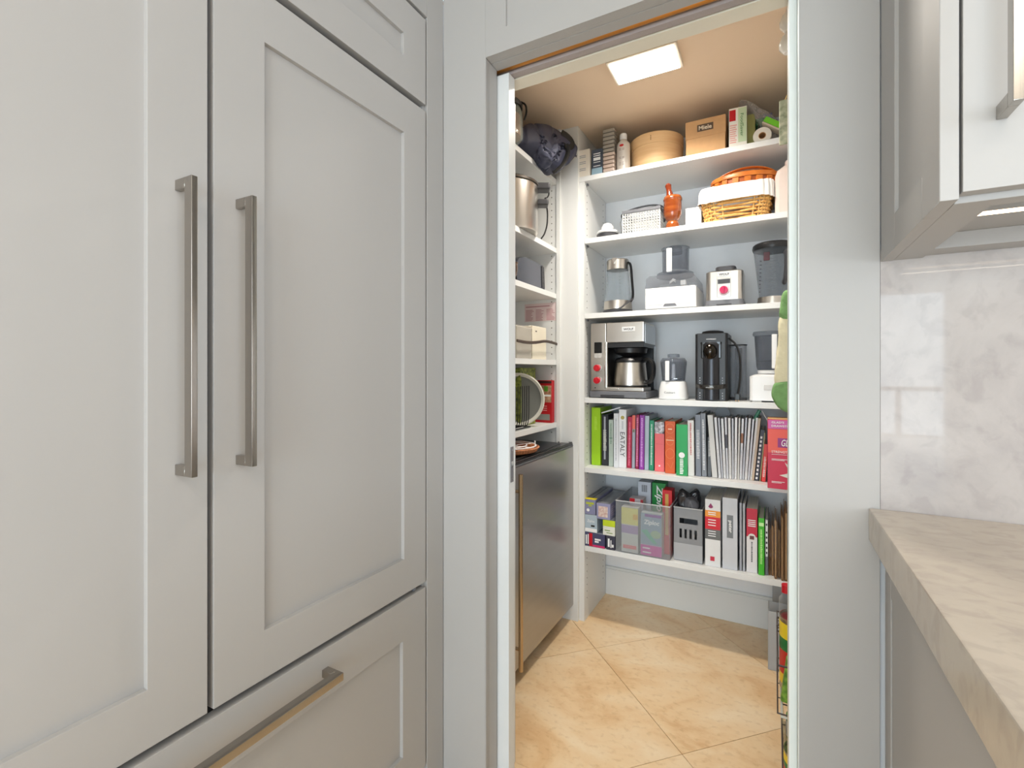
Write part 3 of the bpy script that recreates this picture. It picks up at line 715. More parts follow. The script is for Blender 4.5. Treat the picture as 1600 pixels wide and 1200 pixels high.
M().box(-.016, .007, yc - rt - .018, yc - rt - .008, zc + .012, zt - .004, .002, 1).make('feed_tube_guard', whp, t)
# blender base with red dial
Y = 2.228; x0, x1 = X(1102.5, Y), X(1161, Y); w = x1 - x0; hb2 = Z(1130, 421, Y) - z3
t = thing('blender', 'squat brushed steel blender motor base with red dial', 'blender', ((x0 + x1) / 2, Y, z3 + .0005))
M().rbox(-w / 2 - .002, w / 2 + .002, -.002, .17, .003, .026, .02, 5).make('foot', greyp, t)
M().box(-.03, .03, -.0035, .002, .002, .010, .002, 1).make('foot_slot', dgrey, t)
M().rbox(-w / 2, w / 2, 0, .165, .0262, hb2, .022, 6, .008).make('housing', steel, t)
M().rbox(-w * .26, w * .30, .03, .135, hb2 + .0002, hb2 + .022, .02, 5, .006).make('coupling_cap', dgrey, t)
M().box(-w * .19, w * .19, -.0016, .002, .036, .118, .003, 2).make('control_panel', PM('silver_panel', (200, 198, 194), .3, metal=.6), t)
M().box(-w * .165, w * .165, -.0028, -.0014, .094, .113, .001, 1).make('display', dgrey, t)
M().lathe([(0, 0), (.022, 0), (.021, .004), (0, .004)], 0, -.0016, .066, 32, 'Y').make('dial_ring', col(225, 205, 210, .3), t)
M().lathe([(0, 0), (.0165, 0), (.0155, .012), (0, .013)], 0, -.0056, .066, 32, 'Y').box(-.0035, .0035, -.022, -.017, .052, .080, .001, 1).make('dial', PM('magenta_knob', (200, 14, 84), .25), t)
M().box(-w * .18, w * .18, -.0018, .002, hb2 - .030, hb2 - .012, .001, 1).make('badge', PM('badge_silver', (222, 222, 222), .3), t)
text('WOLF', t, ink, w * .27, .009, (0, -.002, hb2 - .021), bold=.02)
# blender jug
Yc = 2.31; xx = X(1208, Yc)
t = thing('blender_jug', 'clear blender jug with black lid and handle at the right end', 'blender jug', (xx, Yc, z3 + .0005))
kj = (Z(1205, 376, Yc - .06) - z3)
M().lathe([(0, 0), (.058, 0), (.060, .004), (.058, .032), (0, .032)], seg=36).make('steel_base', steel, t)
M().lathe([(.052, .0325), (.072, kj - .045), (.074, kj - .03), (.0715, kj - .03), (.0695, kj - .045), (.0495, .036)], seg=40, caps=False).make('jug_body', clear('jug_clear', (242, 244, 246), (146, 152, 160), .05, .55), t)
M().lathe([(0, kj - .0295), (.076, kj - .0295), (.079, kj - .02), (.077, kj - .008), (.07, kj - .002), (.04, kj), (0, kj)], seg=40).make('lid', blackp, t)
M().tube([(.045, -.062, kj - .055), (.05, -.092, kj - .06), (.045, -.088, .09), (.04, -.058, .085)], .01, 8, flat=(.009, .012), smooth=2).make('handle', dgrey, t)
marks(t, ink, [(-.052 + i * .0006, -.046 + i * .0006, .05 + i * .016, .053 + i * .016) for i in range(9)], y=-.052, name='level_marks')
marks(t, col(90, 90, 95), [(-.012, .004 + (i % 2) * .005, .05 + i * .011, .0515 + i * .011) for i in range(13)], y=-.074, name='level_marks')
M().box(-.035, -.012, -.04, -.03, kj - .075, kj - .04, .002, 1).make('tamper_tag', col(120, 20, 26), t)

# ---- fourth back shelf
z4 = SB[4]
Y = 2.222; x0, x1 = X(923, Y), X(1006, Y); w = x1 - x0; h = Z(960, 504, Y) - z4
t = thing('coffee_maker', 'large brushed steel coffee maker with two red dials', 'coffee maker', (x0, Y, z4 + .0005))
dd = .25; tw = w * .30
M().box(0, tw, 0, dd, .034, h, .004, 2).make('control_column', steel, t)
M().box(tw + .0005, w, 0, dd * .9, h * .735, h, .004, 2).make('brew_head', steel, t)
M().box(.002, w - .002, dd * .82, dd, .034, h * .73, .002, 1).box(tw + .0006, w - .0006, .006, dd * .8, h * .67, h * .733).make('black_back', blackp, t)
M().box(w + .0002, w + .004, .02, dd * .9, h * .72, h - .01, .001, 1).box(w + .0002, w + .003, dd * .82, dd * .98, .04, h * .70, .001, 1).make('side_skin', PM('pale_steel', (186, 190, 194), .3, metal=.7), t)
M().box(-.003, w + .012, -.006, dd, .003, .0335, .004, 2).make('plinth', greyp, t)
M().box(w * .2, w * .65, -.0072, -.0050, .0035, .016, .002, 1).make('plinth_slot', dgrey, t)
M().box(tw - .002, w - .001, -.003, dd * .6, .034, .052, .003, 2).make('warming_plate', steel, t)
M().box(tw - .008, tw + .007, -.004, .008, .046, h * .745, .005, 3).box(tw - .006, w * .55, -.0038, .006, .040, .052, .004, 2).make('frame_trim', PM('bright_trim', (225, 222, 216), .15, metal=.8), t)
M().box(.018, tw - .020, -.0016, .002, h * .60, h * .745, .001, 1).make('display', blackg, t)
for q in (0, 1): M().box(.018 + q * (tw - .038) / 2, .018 + (q + .92) * (tw - .038) / 2, -.0018, .002, h * .535, h * .592, .001, 1).make('button', PM('grey_button', (190, 188, 184), .35), t)
for zz in (h * .40, h * .235):
    d_ = M().lathe([(0, 0), (.0195, 0), (.0185, .005), (0, .006)], tw * .5, -.0002, zz, 28, 'Y').make('dial_ring', chrome, t)
    M().lathe([(0, .006), (.0165, .006), (.0155, .019), (.013, .021), (0, .021)], tw * .46, 0, zz, 28, 'Y').box(tw * .46 - .0035, tw * .46 + .0035, -.027, -.02, zz - .014, zz + .014, .001, 1).make('dial', red, t)
M().lathe([(0, 0), (.003, 0), (.003, .001), (0, .001)], tw * .3, -.0002, h * .135, 10, 'Y').make('indicator', blackp, t)
M().box(w * .60, w * .84, -.0016, .002, h * .875, h * .935, .001, 1).make('badge', PM('badge_silver', (222, 222, 222), .3), t)
text('WOLF', t, ink, w * .18, .009, (w * .72, -.0018, h * .905), bold=.02)
rc_ = w * .315; ccx = w * .665; ccy = rc_ + .012
M().lathe([(0, h * .50), (.02, h * .50), (.028, h * .545), (.075, h * .60), (.078, h * .66), (0, h * .668)], ccx, ccy, 0, 36).make('filter_basket', blackp, t)
t2 = thing('coffee_carafe', 'steel thermal carafe with black lid and handle in the coffee maker', 'carafe', (x0 + ccx, Y + ccy, z4 + .0530))
M().lathe([(0, 0), (rc_ * .98, 0), (rc_, .003), (rc_, .008), (0, .008)], seg=40).make('foot', blackp, t2)
M().lathe([(0, .0082), (rc_ * .97, .0082), (rc_ * .99, .03), (rc_ * .88, .115), (0, .115)], seg=48).make('carafe_body', steel, t2)
M().lathe([(0, .1152), (rc_ * .92, .1152), (rc_ * .94, .125), (rc_ * .84, .137), (rc_ * .5, .143), (rc_ * .3, .146), (0, .146)], seg=40).make('lid', blackp, t2)
M().tube([(rc_ * .85, -.02, .130), (rc_ * 1.25, -.035, .130), (rc_ * 1.50, -.04, .108), (rc_ * 1.46, -.04, .045), (rc_ * 1.2, -.03, .020), (rc_ * .9, -.02, .026)], .008, 8, flat=(.013, .009), smooth=2).make('handle', blackp, t2)
# mini chopper
Yc = 2.285; xx = X(1052.5, Yc); k = (Z(1052, 551, Yc) - z4) / .235
t = thing('mini_chopper', 'small white food chopper with clear bowl next to the coffee maker', 'food chopper', (xx, Yc, z4 + .0005), .0)
R_ = (X(1076, Yc) - X(1029, Yc)) / 2 * .94
M().loft([(0, .93), (.006, 1), (.05 * k, .98), (.075 * k, .90), (.088 * k, .84), (.092 * k, .6)], [(math.copysign(abs(math.cos(a)) ** .7, math.cos(a)) * R_, math.copysign(abs(math.sin(a)) ** .7, math.sin(a)) * R_) for a in [2 * PI * i / 36 for i in range(36)]]).make('motor_base', whp, t)
M().lathe([(R_ * .80, .0925 * k), (R_ * .92, .175 * k), (R_ * .93, .19 * k), (R_ * .78, .206 * k), (0, .21 * k), (0, .206 * k), (R_ * .74, .2 * k), (R_ * .88, .186 * k), (R_ * .75, .0925 * k)], seg=36, caps=False).make('bowl', clearg, t)
M().lathe([(0, .2105 * k), (R_ * .42, .2105 * k), (R_ * .42, .226 * k), (R_ * .3, .228 * k), (0, .228 * k)], seg=6).make('feed_cap', clearg, t)
M().box(-.026, -.008, -R_ * .98, -R_ * .90, .094 * k, .192 * k, .003, 2).make('handle', whp, t)
M().lathe([(0, .095 * k), (.010, .095 * k), (.008, .175 * k), (0, .18 * k)], seg=12).make('blade_stem', whp, t)
M().lathe([(0, .10 * k), (.034, .102 * k), (.034, .105 * k), (0, .106 * k)], seg=20, sy=.4).make('blade', chrome, t)
text('Cuisinart', t, ink, R_ * .75, .008, (-.006, -R_ - .0006, .036 * k))
# capsule machine
Y = 2.235; x0, x1 = X(1086, Y), X(1137, Y); w = x1 - x0; h = Z(1110, 520, Y) - z4
t = thing('capsule_coffee_machine', 'tall black capsule coffee machine with round front column', 'coffee machine', ((x0 + x1) / 2, Y, z4 + .0005))
M().rbox(-w / 2, w / 2, 0, .21, .002, h, .012, 4, .004).make('housing', PM('satin_black', (34, 34, 37), .38), t)
M().lathe([(0, h), (w * .36, h), (w * .33, h + .009), (w * .2, h + .013), (0, h + .014)], 0, .07, 0, 32).make('top_cap', blackp, t)
M().lathe([(0, .004), (w * .30, .004), (w * .30, h * .83), (w * .26, h * .86), (0, h * .86)], 0, .02, 0, 36).make('front_column', PM('satin_dark', (58, 58, 62), .28, metal=.5), t)
M().rbox(-w * .33, w * .33, -.006, .03, h * .83, h * .862, .008, 4).make('head_rim', blackg, t)
M().lathe([(0, 0), (w * .22, .0), (w * .21, .012), (w * .14, .022), (0, .026)], 0, -.035, h * .72, 32, 'Y', sy=1.15).make('coffee_outlet', PM('dark_chrome', (58, 54, 50), .12, metal=1), t)
M().box(-w * .31, w * .31, -.003, .002, h * .62, h * .84, .004, 2).make('outlet_surround', blackg, t)
M().tube([(-w * .46, .002, h * .22), (-w * .3, -.028, h * .205), (0, -.042, h * .2), (w * .3, -.028, h * .205), (w * .46, .002, h * .22)], .006, 8, flat=(.002, .010), smooth=2).make('drip_band', PM('band_dark', (80, 78, 76), .2, metal=.8), t)
for sx_ in (-1, 1):
    m = M()
    for q in range(9):
        if q == 4 or q == 3: continue
        m.box(sx_ * w * .345 - .0014, sx_ * w * .345 + .0014, -.001, .001, h * (.03 + q * .037), h * (.045 + q * .037))
    m.make('indicator_slots', col(190, 190, 195, .3), t)
text('NESPRESSO', t, inkw, w * .3, .005, (0, -.0006, h * .905)); marks(t, col(190, 190, 190), [(-w * .12 + q * w * .04, -w * .095 + q * w * .04, h * .193, h * .207) for q in range(6)], y=-.0445)
# its water tank and cord
Yc = 2.36; xx = X(1154, Yc); hT = Z(1153, 540, Yc - .03) - z4
t = thing('water_tank', 'tall clear water tank with thin black lid behind the capsule machine', 'water tank', (xx, Yc, z4 + .0005))
rT = .033
M().lathe([(rT, .012), (rT, hT), (rT - .002, hT), (rT - .002, .014)], seg=32, caps=False).lathe([(rT * .45, .014), (rT * .45, hT - .01), (rT * .4, hT - .01), (rT * .4, .014)], seg=20, caps=False).make('tank_wall', clearp, t)
M().lathe([(0, 0), (rT, 0), (rT, .0118), (0, .0118)], seg=32).make('base', PM('tank_base', (90, 92, 96), .3, alpha=.8), t)
M().lathe([(0, hT + .0002), (rT * 1.06, hT + .0002), (rT * 1.06, hT + .005), (0, hT + .007)], seg=32).make('lid', blackp, t)
c0 = (X(1138, 2.24), 2.262, Z(1138, 528, 2.24)); 
m = M().tube([c0, (X(1151, 2.25), 2.25, Z(1151, 538, 2.25)), (X(1157, 2.24), 2.238, Z(1157, 560, 2.24)), (X(1157, 2.235), 2.235, Z(1157, 590, 2.235)), (X(1154, 2.235), 2.235, Z(1154, 612, 2.235)), (X(1152, 2.235), 2.235, z4 + .03)], .0042, 8, smooth=2)
o = m.make('power_cord', blackp, label='black power cord hanging in front of the clear water tank', cat='cord')
m = M().box(-.010, .010, -.006, .010, .006, .034, .003, 2)
m.make('plug', blackp, o, loc=(X(1152, 2.235), 2.232, z4)); 
for q in (-.005, .005): M().box(q - .001, q + .001, -.001, .005, 0.001, .006).make('prong', brass, o, loc=(X(1152, 2.235), 2.232, z4))
# white processor at right end
Y = 2.232; x0 = X(1171, Y); w = .15; hb_ = Z(1190, 584, Y) - z4
t = thing('food_processor', 'white food processor with smoked bowl behind the hanging mitt', 'food processor', (x0 + w / 2, Y, z4 + .0005))
M().rbox(-w / 2, w / 2, 0, .16, .006, hb_, .014, 4, .012).make('motor_base', whp, t)
M().box(-.022, .03, -.002, .003, hb_ * .42, hb_ * .62, .002, 2).make('switch_panel', col(222, 222, 222), t)
M().box(-w / 2 + .01, -w / 2 + .045, .002, .04, 0, .0058, .001, 1).box(w / 2 - .045, w / 2 - .01, .002, .04, 0, .0058, .001, 1).box(-w / 2 + .02, w / 2 - .02, .11, .15, 0, .0058).make('feet', PM('pale_rubber', (196, 196, 196), .6), t)
zt = Z(1190, 517, Y + .03) - z4
M().lathe([(0, hb_ + .0005), (.05, hb_ + .0005), (.052, hb_ + .012), (.048, hb_ + .014), (0, hb_ + .014)], .004, .075, 0, 36).make('collar', whp, t)
M().lathe([(.052, hb_ + .0145), (.056, hb_ + .03), (.064, zt - .02), (.062, zt - .02), (.053, hb_ + .03), (.05, hb_ + .0145)], .004, .078, 0, 40, caps=False).lathe([(0, hb_ + .05), (.05, hb_ + .05), (.05, hb_ + .054), (0, hb_ + .056)], .004, .078, 0, 30).make('bowl', clearg, t)
M().lathe([(0, zt - .0195), (.068, zt - .0195), (.071, zt - .012), (.068, zt - .002), (.03, zt), (0, zt)], .004, .078, 0, 40).make('lid', clearg, t)
M().box(.006, .026, -.012, .012, hb_ + .02, zt - .018, .004, 2).make('handle', whp, t)

# ---- fifth back shelf: books
z5 = SB[5]; z6 = SB[6]
def Yat(c, r, z): return (1.2 - z) * 757 / (r - 580) * _ray(c)[1]
def book(lab, c0, c1, rt, rb, zs, rgb, depth=.19, tilt=0, deco=None, cat='book', name='book', group='cookbooks on the fifth shelf', rough=.4, spine=True):
    cm = (c0 + c1) / 2; Y = max(Yat(cm, rb, zs), YS + .004)
    x0, x1 = X(c0, Y) + .0006, X(c1, Y) - .0006; w = max(x1 - x0, .004); h = Z(cm, rt, Y) - zs
    depth = min(depth, YB - Y - .004)
    mat = col(*rgb, rough) if not hasattr(rgb, 'name') else rgb
    t = thing(name, lab, cat, ((x0 + x1) / 2, Y, zs + .0006 + abs(math.sin(math.radians(tilt))) * w / 2), group=group, rot=(0, math.radians(tilt), 0))
    b = min(.0022, w * .2)
    M().box(-w / 2, w / 2, 0, b, 0, h, min(.0012, w * .1), 2).box(-w / 2, -w / 2 + b, b, depth, 0, h).box(w / 2 - b, w / 2, b, depth, 0, h).make('cover', mat, t)
    M().box(-w / 2 + b, w / 2 - b, b, depth - .004, .003, h - .004).make('pages', paper, t, smooth=False)
    if deco: deco(t, w, h)
    return t, w, h, Y
def smallprint(rgb, a=.2, b=.8, wd=.3, n=14, off=0):     # illegible small lettering running down a spine
    def f(t, w, h):
        r = []
        z = h * b
        while z > h * a:
            l = random.uniform(.002, .006); r.append((-w * wd / 2 + off * w, w * wd / 2 * random.uniform(.6, 1) + off * w, z - l, z)); z -= l + .0022
        marks(t, col(*rgb, .6), r, y=-.0001, name='spine_print')
    return f
book('bright lime green book at the left end of the book row', 924.2, 938, 637, 727, z5, (158, 206, 24), .19, deco=smallprint((184, 224, 70), .62, .84, .35))
def deco_dark(t, w, h):
    marks(t, col(180, 182, 192, .3), [(-w * .15, w * .1, .03, h - .01)]); smallprint((210, 210, 200), .3, .7, .5)(t, w, h)
book('black book with a silver streaked spine next to the lime green book', 940, 950.5, 648, 727.5, z5, (38, 38, 46), .19, deco=deco_dark)
def deco_line(t, w, h):
    smallprint((120, 150, 130), .5, .92, .3)(t, w, h); marks(t, col(90, 130, 110), [(-w * .35, w * .35, h * .60, h * .615)], y=-.0006)
book('pale grey green book in the shade right of the black book', 951, 958.3, 656, 729, z5, (184, 196, 186), deco=deco_line)
book('slim white book with faint grey spine print left of the tall white book', 958.8, 966.3, 646, 731, z5, (222, 224, 228), deco=smallprint((170, 172, 180), .15, .9, .25))
def deco_eat(t, w, h):
    text('EATALY', t, col(60, 60, 66, .6), h * .42, w * .62, (0, -.0004, h * .40), 'S')
    M().lathe([(0, 0), (w * .26, 0), (w * .26, .0004), (0, .0004)], 0, -.0001, h * .86, 20, 'Y').make('gold_seal', col(176, 160, 84, .5), t, label='small gold round seal')
    marks(t, col(200, 202, 206), [(-w * .1, w * .1, h * .66, h * .8)])
tE = book('tall thick white book reading EATALY down its spine', 967, 978.6, 640, 731, z5, (232, 232, 234), deco=deco_eat)
# white board resting on top of the left books
Y = 2.275
a = Vector((X(939.5, Y), 0, Z(939.5, 645, Y))); b_ = Vector((X(969, Y), 0, Z(969, 636.5, Y)))
v = b_ - a
m = M().box(0, v.length, 0, .16, 0, .006, .0008, 1)
tb = m.make('board', col(226, 228, 236, .4), loc=(a.x, Y + .004, a.z - .004), rot=(0, -math.atan2(v.z, v.x), 0), label='thin white board lying aslant on top of the leftmost books', cat='board')
book('crimson book with pink spine lettering right of the tall white book', 979.2, 986.4, 651.5, 731.5, z5, (176, 20, 62), tilt=1.2, deco=smallprint((236, 130, 160), .06, .9, .35))
def deco_cor(t, w, h): marks(t, col(232, 110, 92), [(-w / 2, w / 2, h * .74, h)], label='coral upper band'); marks(t, col(120, 110, 80), [(-w * .3, w * .3, h * .68, h * .73)], y=-.0004)
book('grey book with a coral band at the top of its spine', 987, 992, 649, 732, z5, (168, 172, 184), tilt=.8, deco=deco_cor)
book('wine red book with pink spine print left of the purple book', 992.6, 997.8, 648.5, 733, z5, (150, 16, 70), tilt=.8, deco=smallprint((240, 150, 190), .06, .95, .5))
book('purple book with pale lilac spine print', 998.4, 1006.2, 649, 734, z5, (142, 48, 158), tilt=.8, deco=smallprint((222, 170, 232), .05, .95, .4))
book('plain pale blue grey book between the purple and the teal green books', 1006.8, 1013.6, 650, 734.5, z5, (176, 188, 200), tilt=.6)
book('teal green book with white spine print', 1014.2, 1021.4, 657, 735.5, z5, (30, 142, 104), tilt=.5, deco=smallprint((225, 240, 232), .12, .92, .35))
def deco_pink(t, w, h):
    M().box(-w / 2 - .0002, w / 2 + .0002, -.0006, .002, h * .765, h, .0004, 1).make('photo_band', PM('photo_print', (226, 224, 230), .4, var=(70, 0, (70, 58, 66))), t, label='black and white photograph band')
    marks(t, col(220, 90, 100), [(-w * .4, w * .4, h * .55, h * .556)]); marks(t, inkw, [(-w * .08, w * .08, h * .1, h * .13)], y=-.0004)
book('salmon pink book with a photo band at the top of its spine', 1022.8, 1038, 659.5, 737, z5, (240, 112, 116), deco=deco_pink)
def deco_or(t, w, h):
    pale = col(246, 170, 110, .5)
    for q, rr in ((.86, .42), (.62, .36), (.38, .42)):
        M().tube([(math.cos(a) * w * rr, -.0002, h * q + math.sin(a) * w * rr * 1.2) for a in [2 * PI * i / 24 for i in range(24)]], .0006, 4, closed=True).make('ring_print', pale, t)
    marks(t, col(250, 214, 180), [(-w * .4, w * .4, h * .63, h * .645), (-w * .2, w * .2, h * .84, h * .86)])
    M().tube([(-w * .3, -.0002, h * .2), (w * .1, -.0002, h * .1), (w * .3, -.0002, h * .22)], .0006, 4).make('ring_print', pale, t)
book('orange book with pale rings printed on its spine', 1039, 1055, 658.5, 740, z5, (222, 92, 28), deco=deco_or)
def deco_gr(t, w, h):
    M().lathe([(0, 0), (w * .27, 0), (w * .27, .0004), (0, .0004)], 0, -.0001, h * .40, 20, 'Y').make('white_seal', inkw, t)
    smallprint((235, 245, 238), .04, .33, .34, off=.0)(t, w, h)
book('wide bright green book with a round white seal', 1056.3, 1074.3, 663.5, 743.5, z5, (24, 158, 84), deco=deco_gr)
book('white book with red spine print right of the green book', 1075, 1085, 657, 744, z5, (228, 226, 222), tilt=-.6, deco=smallprint((196, 110, 110), .38, .95, .3))
book('steel grey book with block spine lettering', 1087, 1095.8, 648, 744.5, z5, (124, 130, 142), tilt=-.6, deco=smallprint((206, 208, 212), .28, .75, .55))
book('dark grey book with silver script left of the magazines', 1096.6, 1104.6, 646, 745, z5, (128, 132, 140), tilt=-1.2, deco=smallprint((225, 226, 230), .1, .9, .4))
book('short charcoal booklet between the grey book and the magazines', 1105.4, 1111.6, 683, 745.5, z5, (84, 88, 94), deco=smallprint((200, 200, 200), .5, .9, .5))
book('thick off white leaning ring bound cookbook at the left of the magazines', 1112.6, 1121.4, 649, 747, z5, (206, 205, 202), tilt=-4.2)
mg = 'magazines fanned on the fifth shelf'
xs = 1122.6; cols_ = [(214, 214, 216), (176, 178, 186), (222, 222, 222), (206, 207, 212), (220, 218, 214), (196, 198, 204), (226, 226, 226), (206, 204, 196), (214, 216, 220), (188, 192, 200), (224, 224, 222), (202, 206, 212), (218, 218, 216)]
for i, c_ in enumerate(cols_):
    ww = (4.4, 3.2, 4.2, 3.6, 4.4, 3.3, 4.3, 3.2, 4.0, 3.4, 4.4, 3.6, 4.0)[i]
    tl = -4.0 + i * .74
    spot = {3: ('white magazine with a black photo patch halfway up its spine', (70, 68, 80), .5, .72), 8: ('white magazine with a brown photo patch on its spine', (150, 96, 62), .6, .76)}.get(i)
    def dm(t, w, h, spot=spot):
        if spot: marks(t, col(*spot[1]), [(-w / 2, w / 2, h * spot[2], h * spot[3])], label='photo patch')
        smallprint((186, 187, 194), .06, .48, .4)(t, w, h)
    book(spot[0] if spot else ('first', 'second', 'third', 0, 'fifth', 'sixth', 'seventh', 'eighth', 0, 'tenth', 'eleventh', 'twelfth', 'thirteenth')[i] + ' thin pale magazine from the left in the fanned row', xs, xs + ww, 652.5 + (i % 3) * .9, 747.6 + i * .25, z5, c_, .19, tl, dm, 'magazine', 'magazine', mg, .3)
    xs += ww + .25
book('beige spined magazine leaning right beside the striped spiral book', 1174, 1178.4, 653, 751, z5, (196, 178, 152), .19, 5.6, None, 'magazine', 'magazine', mg)
def deco_sp(t, w, h):
    for i in range(11): marks(t, inkw, [(-w * .32, w * .12, .006 + i * .0172, .0155 + i * .0172)], name='binding_tooth')
book('black spiral book with white comb binding teeth', 1178.8, 1186, 671, 751.5, z5, (34, 36, 52), .18, 6.0, deco_sp, 'notebook', 'spiral_book')
book('thin olive edged booklet between the spiral and red books', 1186.4, 1188.6, 676, 752, z5, (170, 160, 110), .18, 5)
book('small red book with white spine print left of the pink carton', 1189.2, 1196.4, 694, 753, z5, (226, 52, 44), .16, 4, smallprint((250, 220, 215), .12, .66, .5))
# loose ribbons, clip and grey lid above the magazines
M().lathe([(0, 0), (.030, 0), (.030, .004), (0, .004)], seg=28, axis='Y').make('round_tin', PM('tin_grey', (120, 124, 130), .5), loc=(X(1129, 2.36), 2.37, z5 + .272), label='round grey tin lid standing on edge behind the magazines', cat='lid')
M().tube([(X(1179, 2.3), 2.3, Z(1179, 657, 2.3)), (X(1182, 2.3), 2.3, Z(1182, 650, 2.3)), (X(1187, 2.3), 2.3, Z(1187, 641, 2.3))], .003, 6, flat=(.0025, .007), smooth=1).make('ribbon', col(22, 120, 84, .35), label='shiny dark green ribbon stuck above the magazines', cat='ribbon')
M().tube([(X(1191, 2.28), 2.28, Z(1191, 642, 2.28)), (X(1195, 2.28), 2.28, Z(1195, 650, 2.28)), (X(1200, 2.28), 2.28, Z(1200, 658, 2.28))], .0022, 6, smooth=1).make('cord', col(196, 196, 196), label='pale grey cord hanging left of the pink carton', cat='cord')
# pink bin-liner carton
Y = 2.158; x0 = X(1199.3, Y); x1 = XR - .02; w = .118
t = thing('carton', 'tall crimson and pink bin liner carton at the right end of the books', 'box', (x0 + w / 2, Y, z5 + .0006))
h = Z(1205, 655.5, Y) - z5
M().box(-w / 2, w / 2, 0, .10, 0, h, .0012, 1).make('body', col(206, 32, 72, .4), t)
M().box(-w / 2, w / 2, .001, .099, h, h + .002, .0004, 1).make('lid_flap', card, t)
marks(t, col(206, 96, 170), [(-w / 2 + .002, w / 2 - .002, h - .036, h - .002)], label='violet pink top band'); marks(t, col(236, 96, 84), [(-w / 2 + .002, w / 2 - .002, h * .52, h - .038)], label='salmon panel')
text("GLAD'S", t, inkw, .043, .008, (-.0235, -.0006, h - .011), bold=.02); text('DRAWSTRING', t, inkw, .082, .008, (-.004, -.0006, h - .025), bold=.02)
marks(t, col(150, 50, 130), [(-w * .2, w * .48, h * .60, h * .735)], y=-.0004, name='logo_panel'); text('GLAD', t, inkw, .054, .026, (.016, -.0009, h * .668), slant=.25, bold=.01)
text('STRENGTH', t, inkw, .062, .009, (-.014, -.0006, h * .535))
marks(t, inkw, [(-w * .38, w * .12, h * .495, h * .50), (-w * .38, w * .14, h * .425, h * .432), (-w * .38, 0, h * .41, h * .416), (-w * .38, 0, h * .10, h * .107), (-w * .38, -.01, h * .085, h * .091)], y=-.0004)
for pts in (((.0, .39), (.018, .33), (.03, .25), (.010, .31)), ((-.018, .20), (.016, .24), (.03, .21), (.014, .165)), ((.03, .25), (.045, .34), (.05, .24), (.04, .2))):
    M().prism([(p[0] , p[1] * h) for p in pts], -.0006, 0).make('petal_print', col(226, 226, 216), t, smooth=False)

# ---- sixth back shelf
Y = 2.213
def longbox(lab, c0, c1, za, zb, rgb, top, Y=Y, d=.27, deco=None, rz=0):
    x0, x1 = X(c0, Y), X(c1, Y); w = x1 - x0
    x0 = max(x0, XS + .001)
    t = thing('wrap_carton', lab, 'box', ((x0 + x1) / 2, Y, za + .0004), rz)
    w = x1 - x0
    M().box(-w / 2, w / 2, 0, d, 0, zb - za - .001, .001, 1).make('body', col(*rgb, .4), t)
    M().box(-w / 2 + .0006, w / 2 - .0006, .0006, d - .0006, zb - za - .001, zb - za - .0002).make('printed_top', top, t, smooth=False)
    if deco: deco(t, w, zb - za)
    return t
foilt = PM('grey_print', (150, 152, 158), .35, var=(26, 0, (70, 72, 80)), stretch=(1, .25, 1))
navyt = PM('navy_print', (54, 58, 76), .35, var=(40, 0, (150, 156, 170)), stretch=(1, .3, 1))
def dA(t, w, h):
    marks(t, col(180, 190, 60), [(-w * .4, w * .35, h * .66, h * .8), (-w * .15, w * .15, h * .54, h * .62)], y=-.0001)
    M().lathe([(0, 0), (w * .14, 0), (w * .14, .0004), (0, .0004)], -w * .2, -.0002, h * .28, 16, 'Y').make('round_print', inkw, t)
    M().box(-w / 2, w / 2, -.001, .03, h - .0012, h + .0006).make('yellow_edge', col(236, 216, 30), t, label='yellow front edge')
    M().box(.0, .003, .03, .26, h - .0010, h + .0006).make('cutter_strip', blackp, t)
def dB(t, w, h):
    M().box(-w * .36, w * .32, -.0008, 0, h * .14, h * .8).make('picture', PM('photo_print2', (226, 216, 206), .4, var=(90, 0, (196, 150, 140))), t, label='pale food photograph')
    marks(t, inkw, [(w / 2 - .0002, w / 2 + .0006, .0, .0)] , name='print') if False else None
    m = M()
    for i in range(5): m.box(w / 2, w / 2 + .0005, .02, .06 + (i % 2) * .02, h * (.2 + i * .13), h * (.26 + i * .13))
    m.make('side_print', col(206, 190, 206), t, kind='stuff')
def dC(t, w, h):
    text('Ziploc', t, inkw, w * .6, h * .18, (0, -.0004, h * .62)); marks(t, inkw, [(-w / 2 + .001, w / 2 - .001, .002, h * .22)]); marks(t, ink, [(0, w * .3, h * .32, h * .42)])
def dD(t, w, h):
    M().box(-w / 2, w / 2, -.0006, .002, h * .6, h).make('lime_band', col(196, 214, 40), t, label='lime yellow upper band'); marks(t, col(120, 150, 70), [(-w * .2, w * .3, h * .15, h * .2), (-w * .35, w * .1, h * .3, h * .36)])
def dE(t, w, h):
    marks(t, red, [(-w * .28, -w * .12, .002, h * .95)], label='red stripe'); marks(t, col(206, 50, 110), [(-w * .1, w / 2, .001, h * .16)], label='pink lower edge')
    marks(t, inkw, [(-w * .46, -w * .4, .01, h * .8), (-w * .36, -w * .31, .01, h * .85), (0, w * .3, h * .5, h * .62), (0, w * .2, h * .34, h * .46)], y=-.0002)
def dF(t, w, h): marks(t, inkw, [(-w * .3, -w * .1, h * .2, h * .8), (0, w * .1, h * .15, h * .7), (w * .15, w * .35, h * .2, h * .4)])
longbox('dark navy carton with a red stripe at the bottom of the left stack', 914, 945, z6, .430, (70, 72, 104), navyt, deco=dE)
longbox('dark carton with white print at the bottom, left of the clear bin', 947, 961, z6, .428, (58, 58, 74), navyt, deco=dF)
longbox('pale blue grey carton in the middle of the left stack', 913.5, 933, .4305, .515, (176, 192, 204), foilt, deco=dC)
longbox('white carton with a lime band below the photo carton', 942, 961, .4285, .500, (226, 226, 216), foilt, deco=dD)
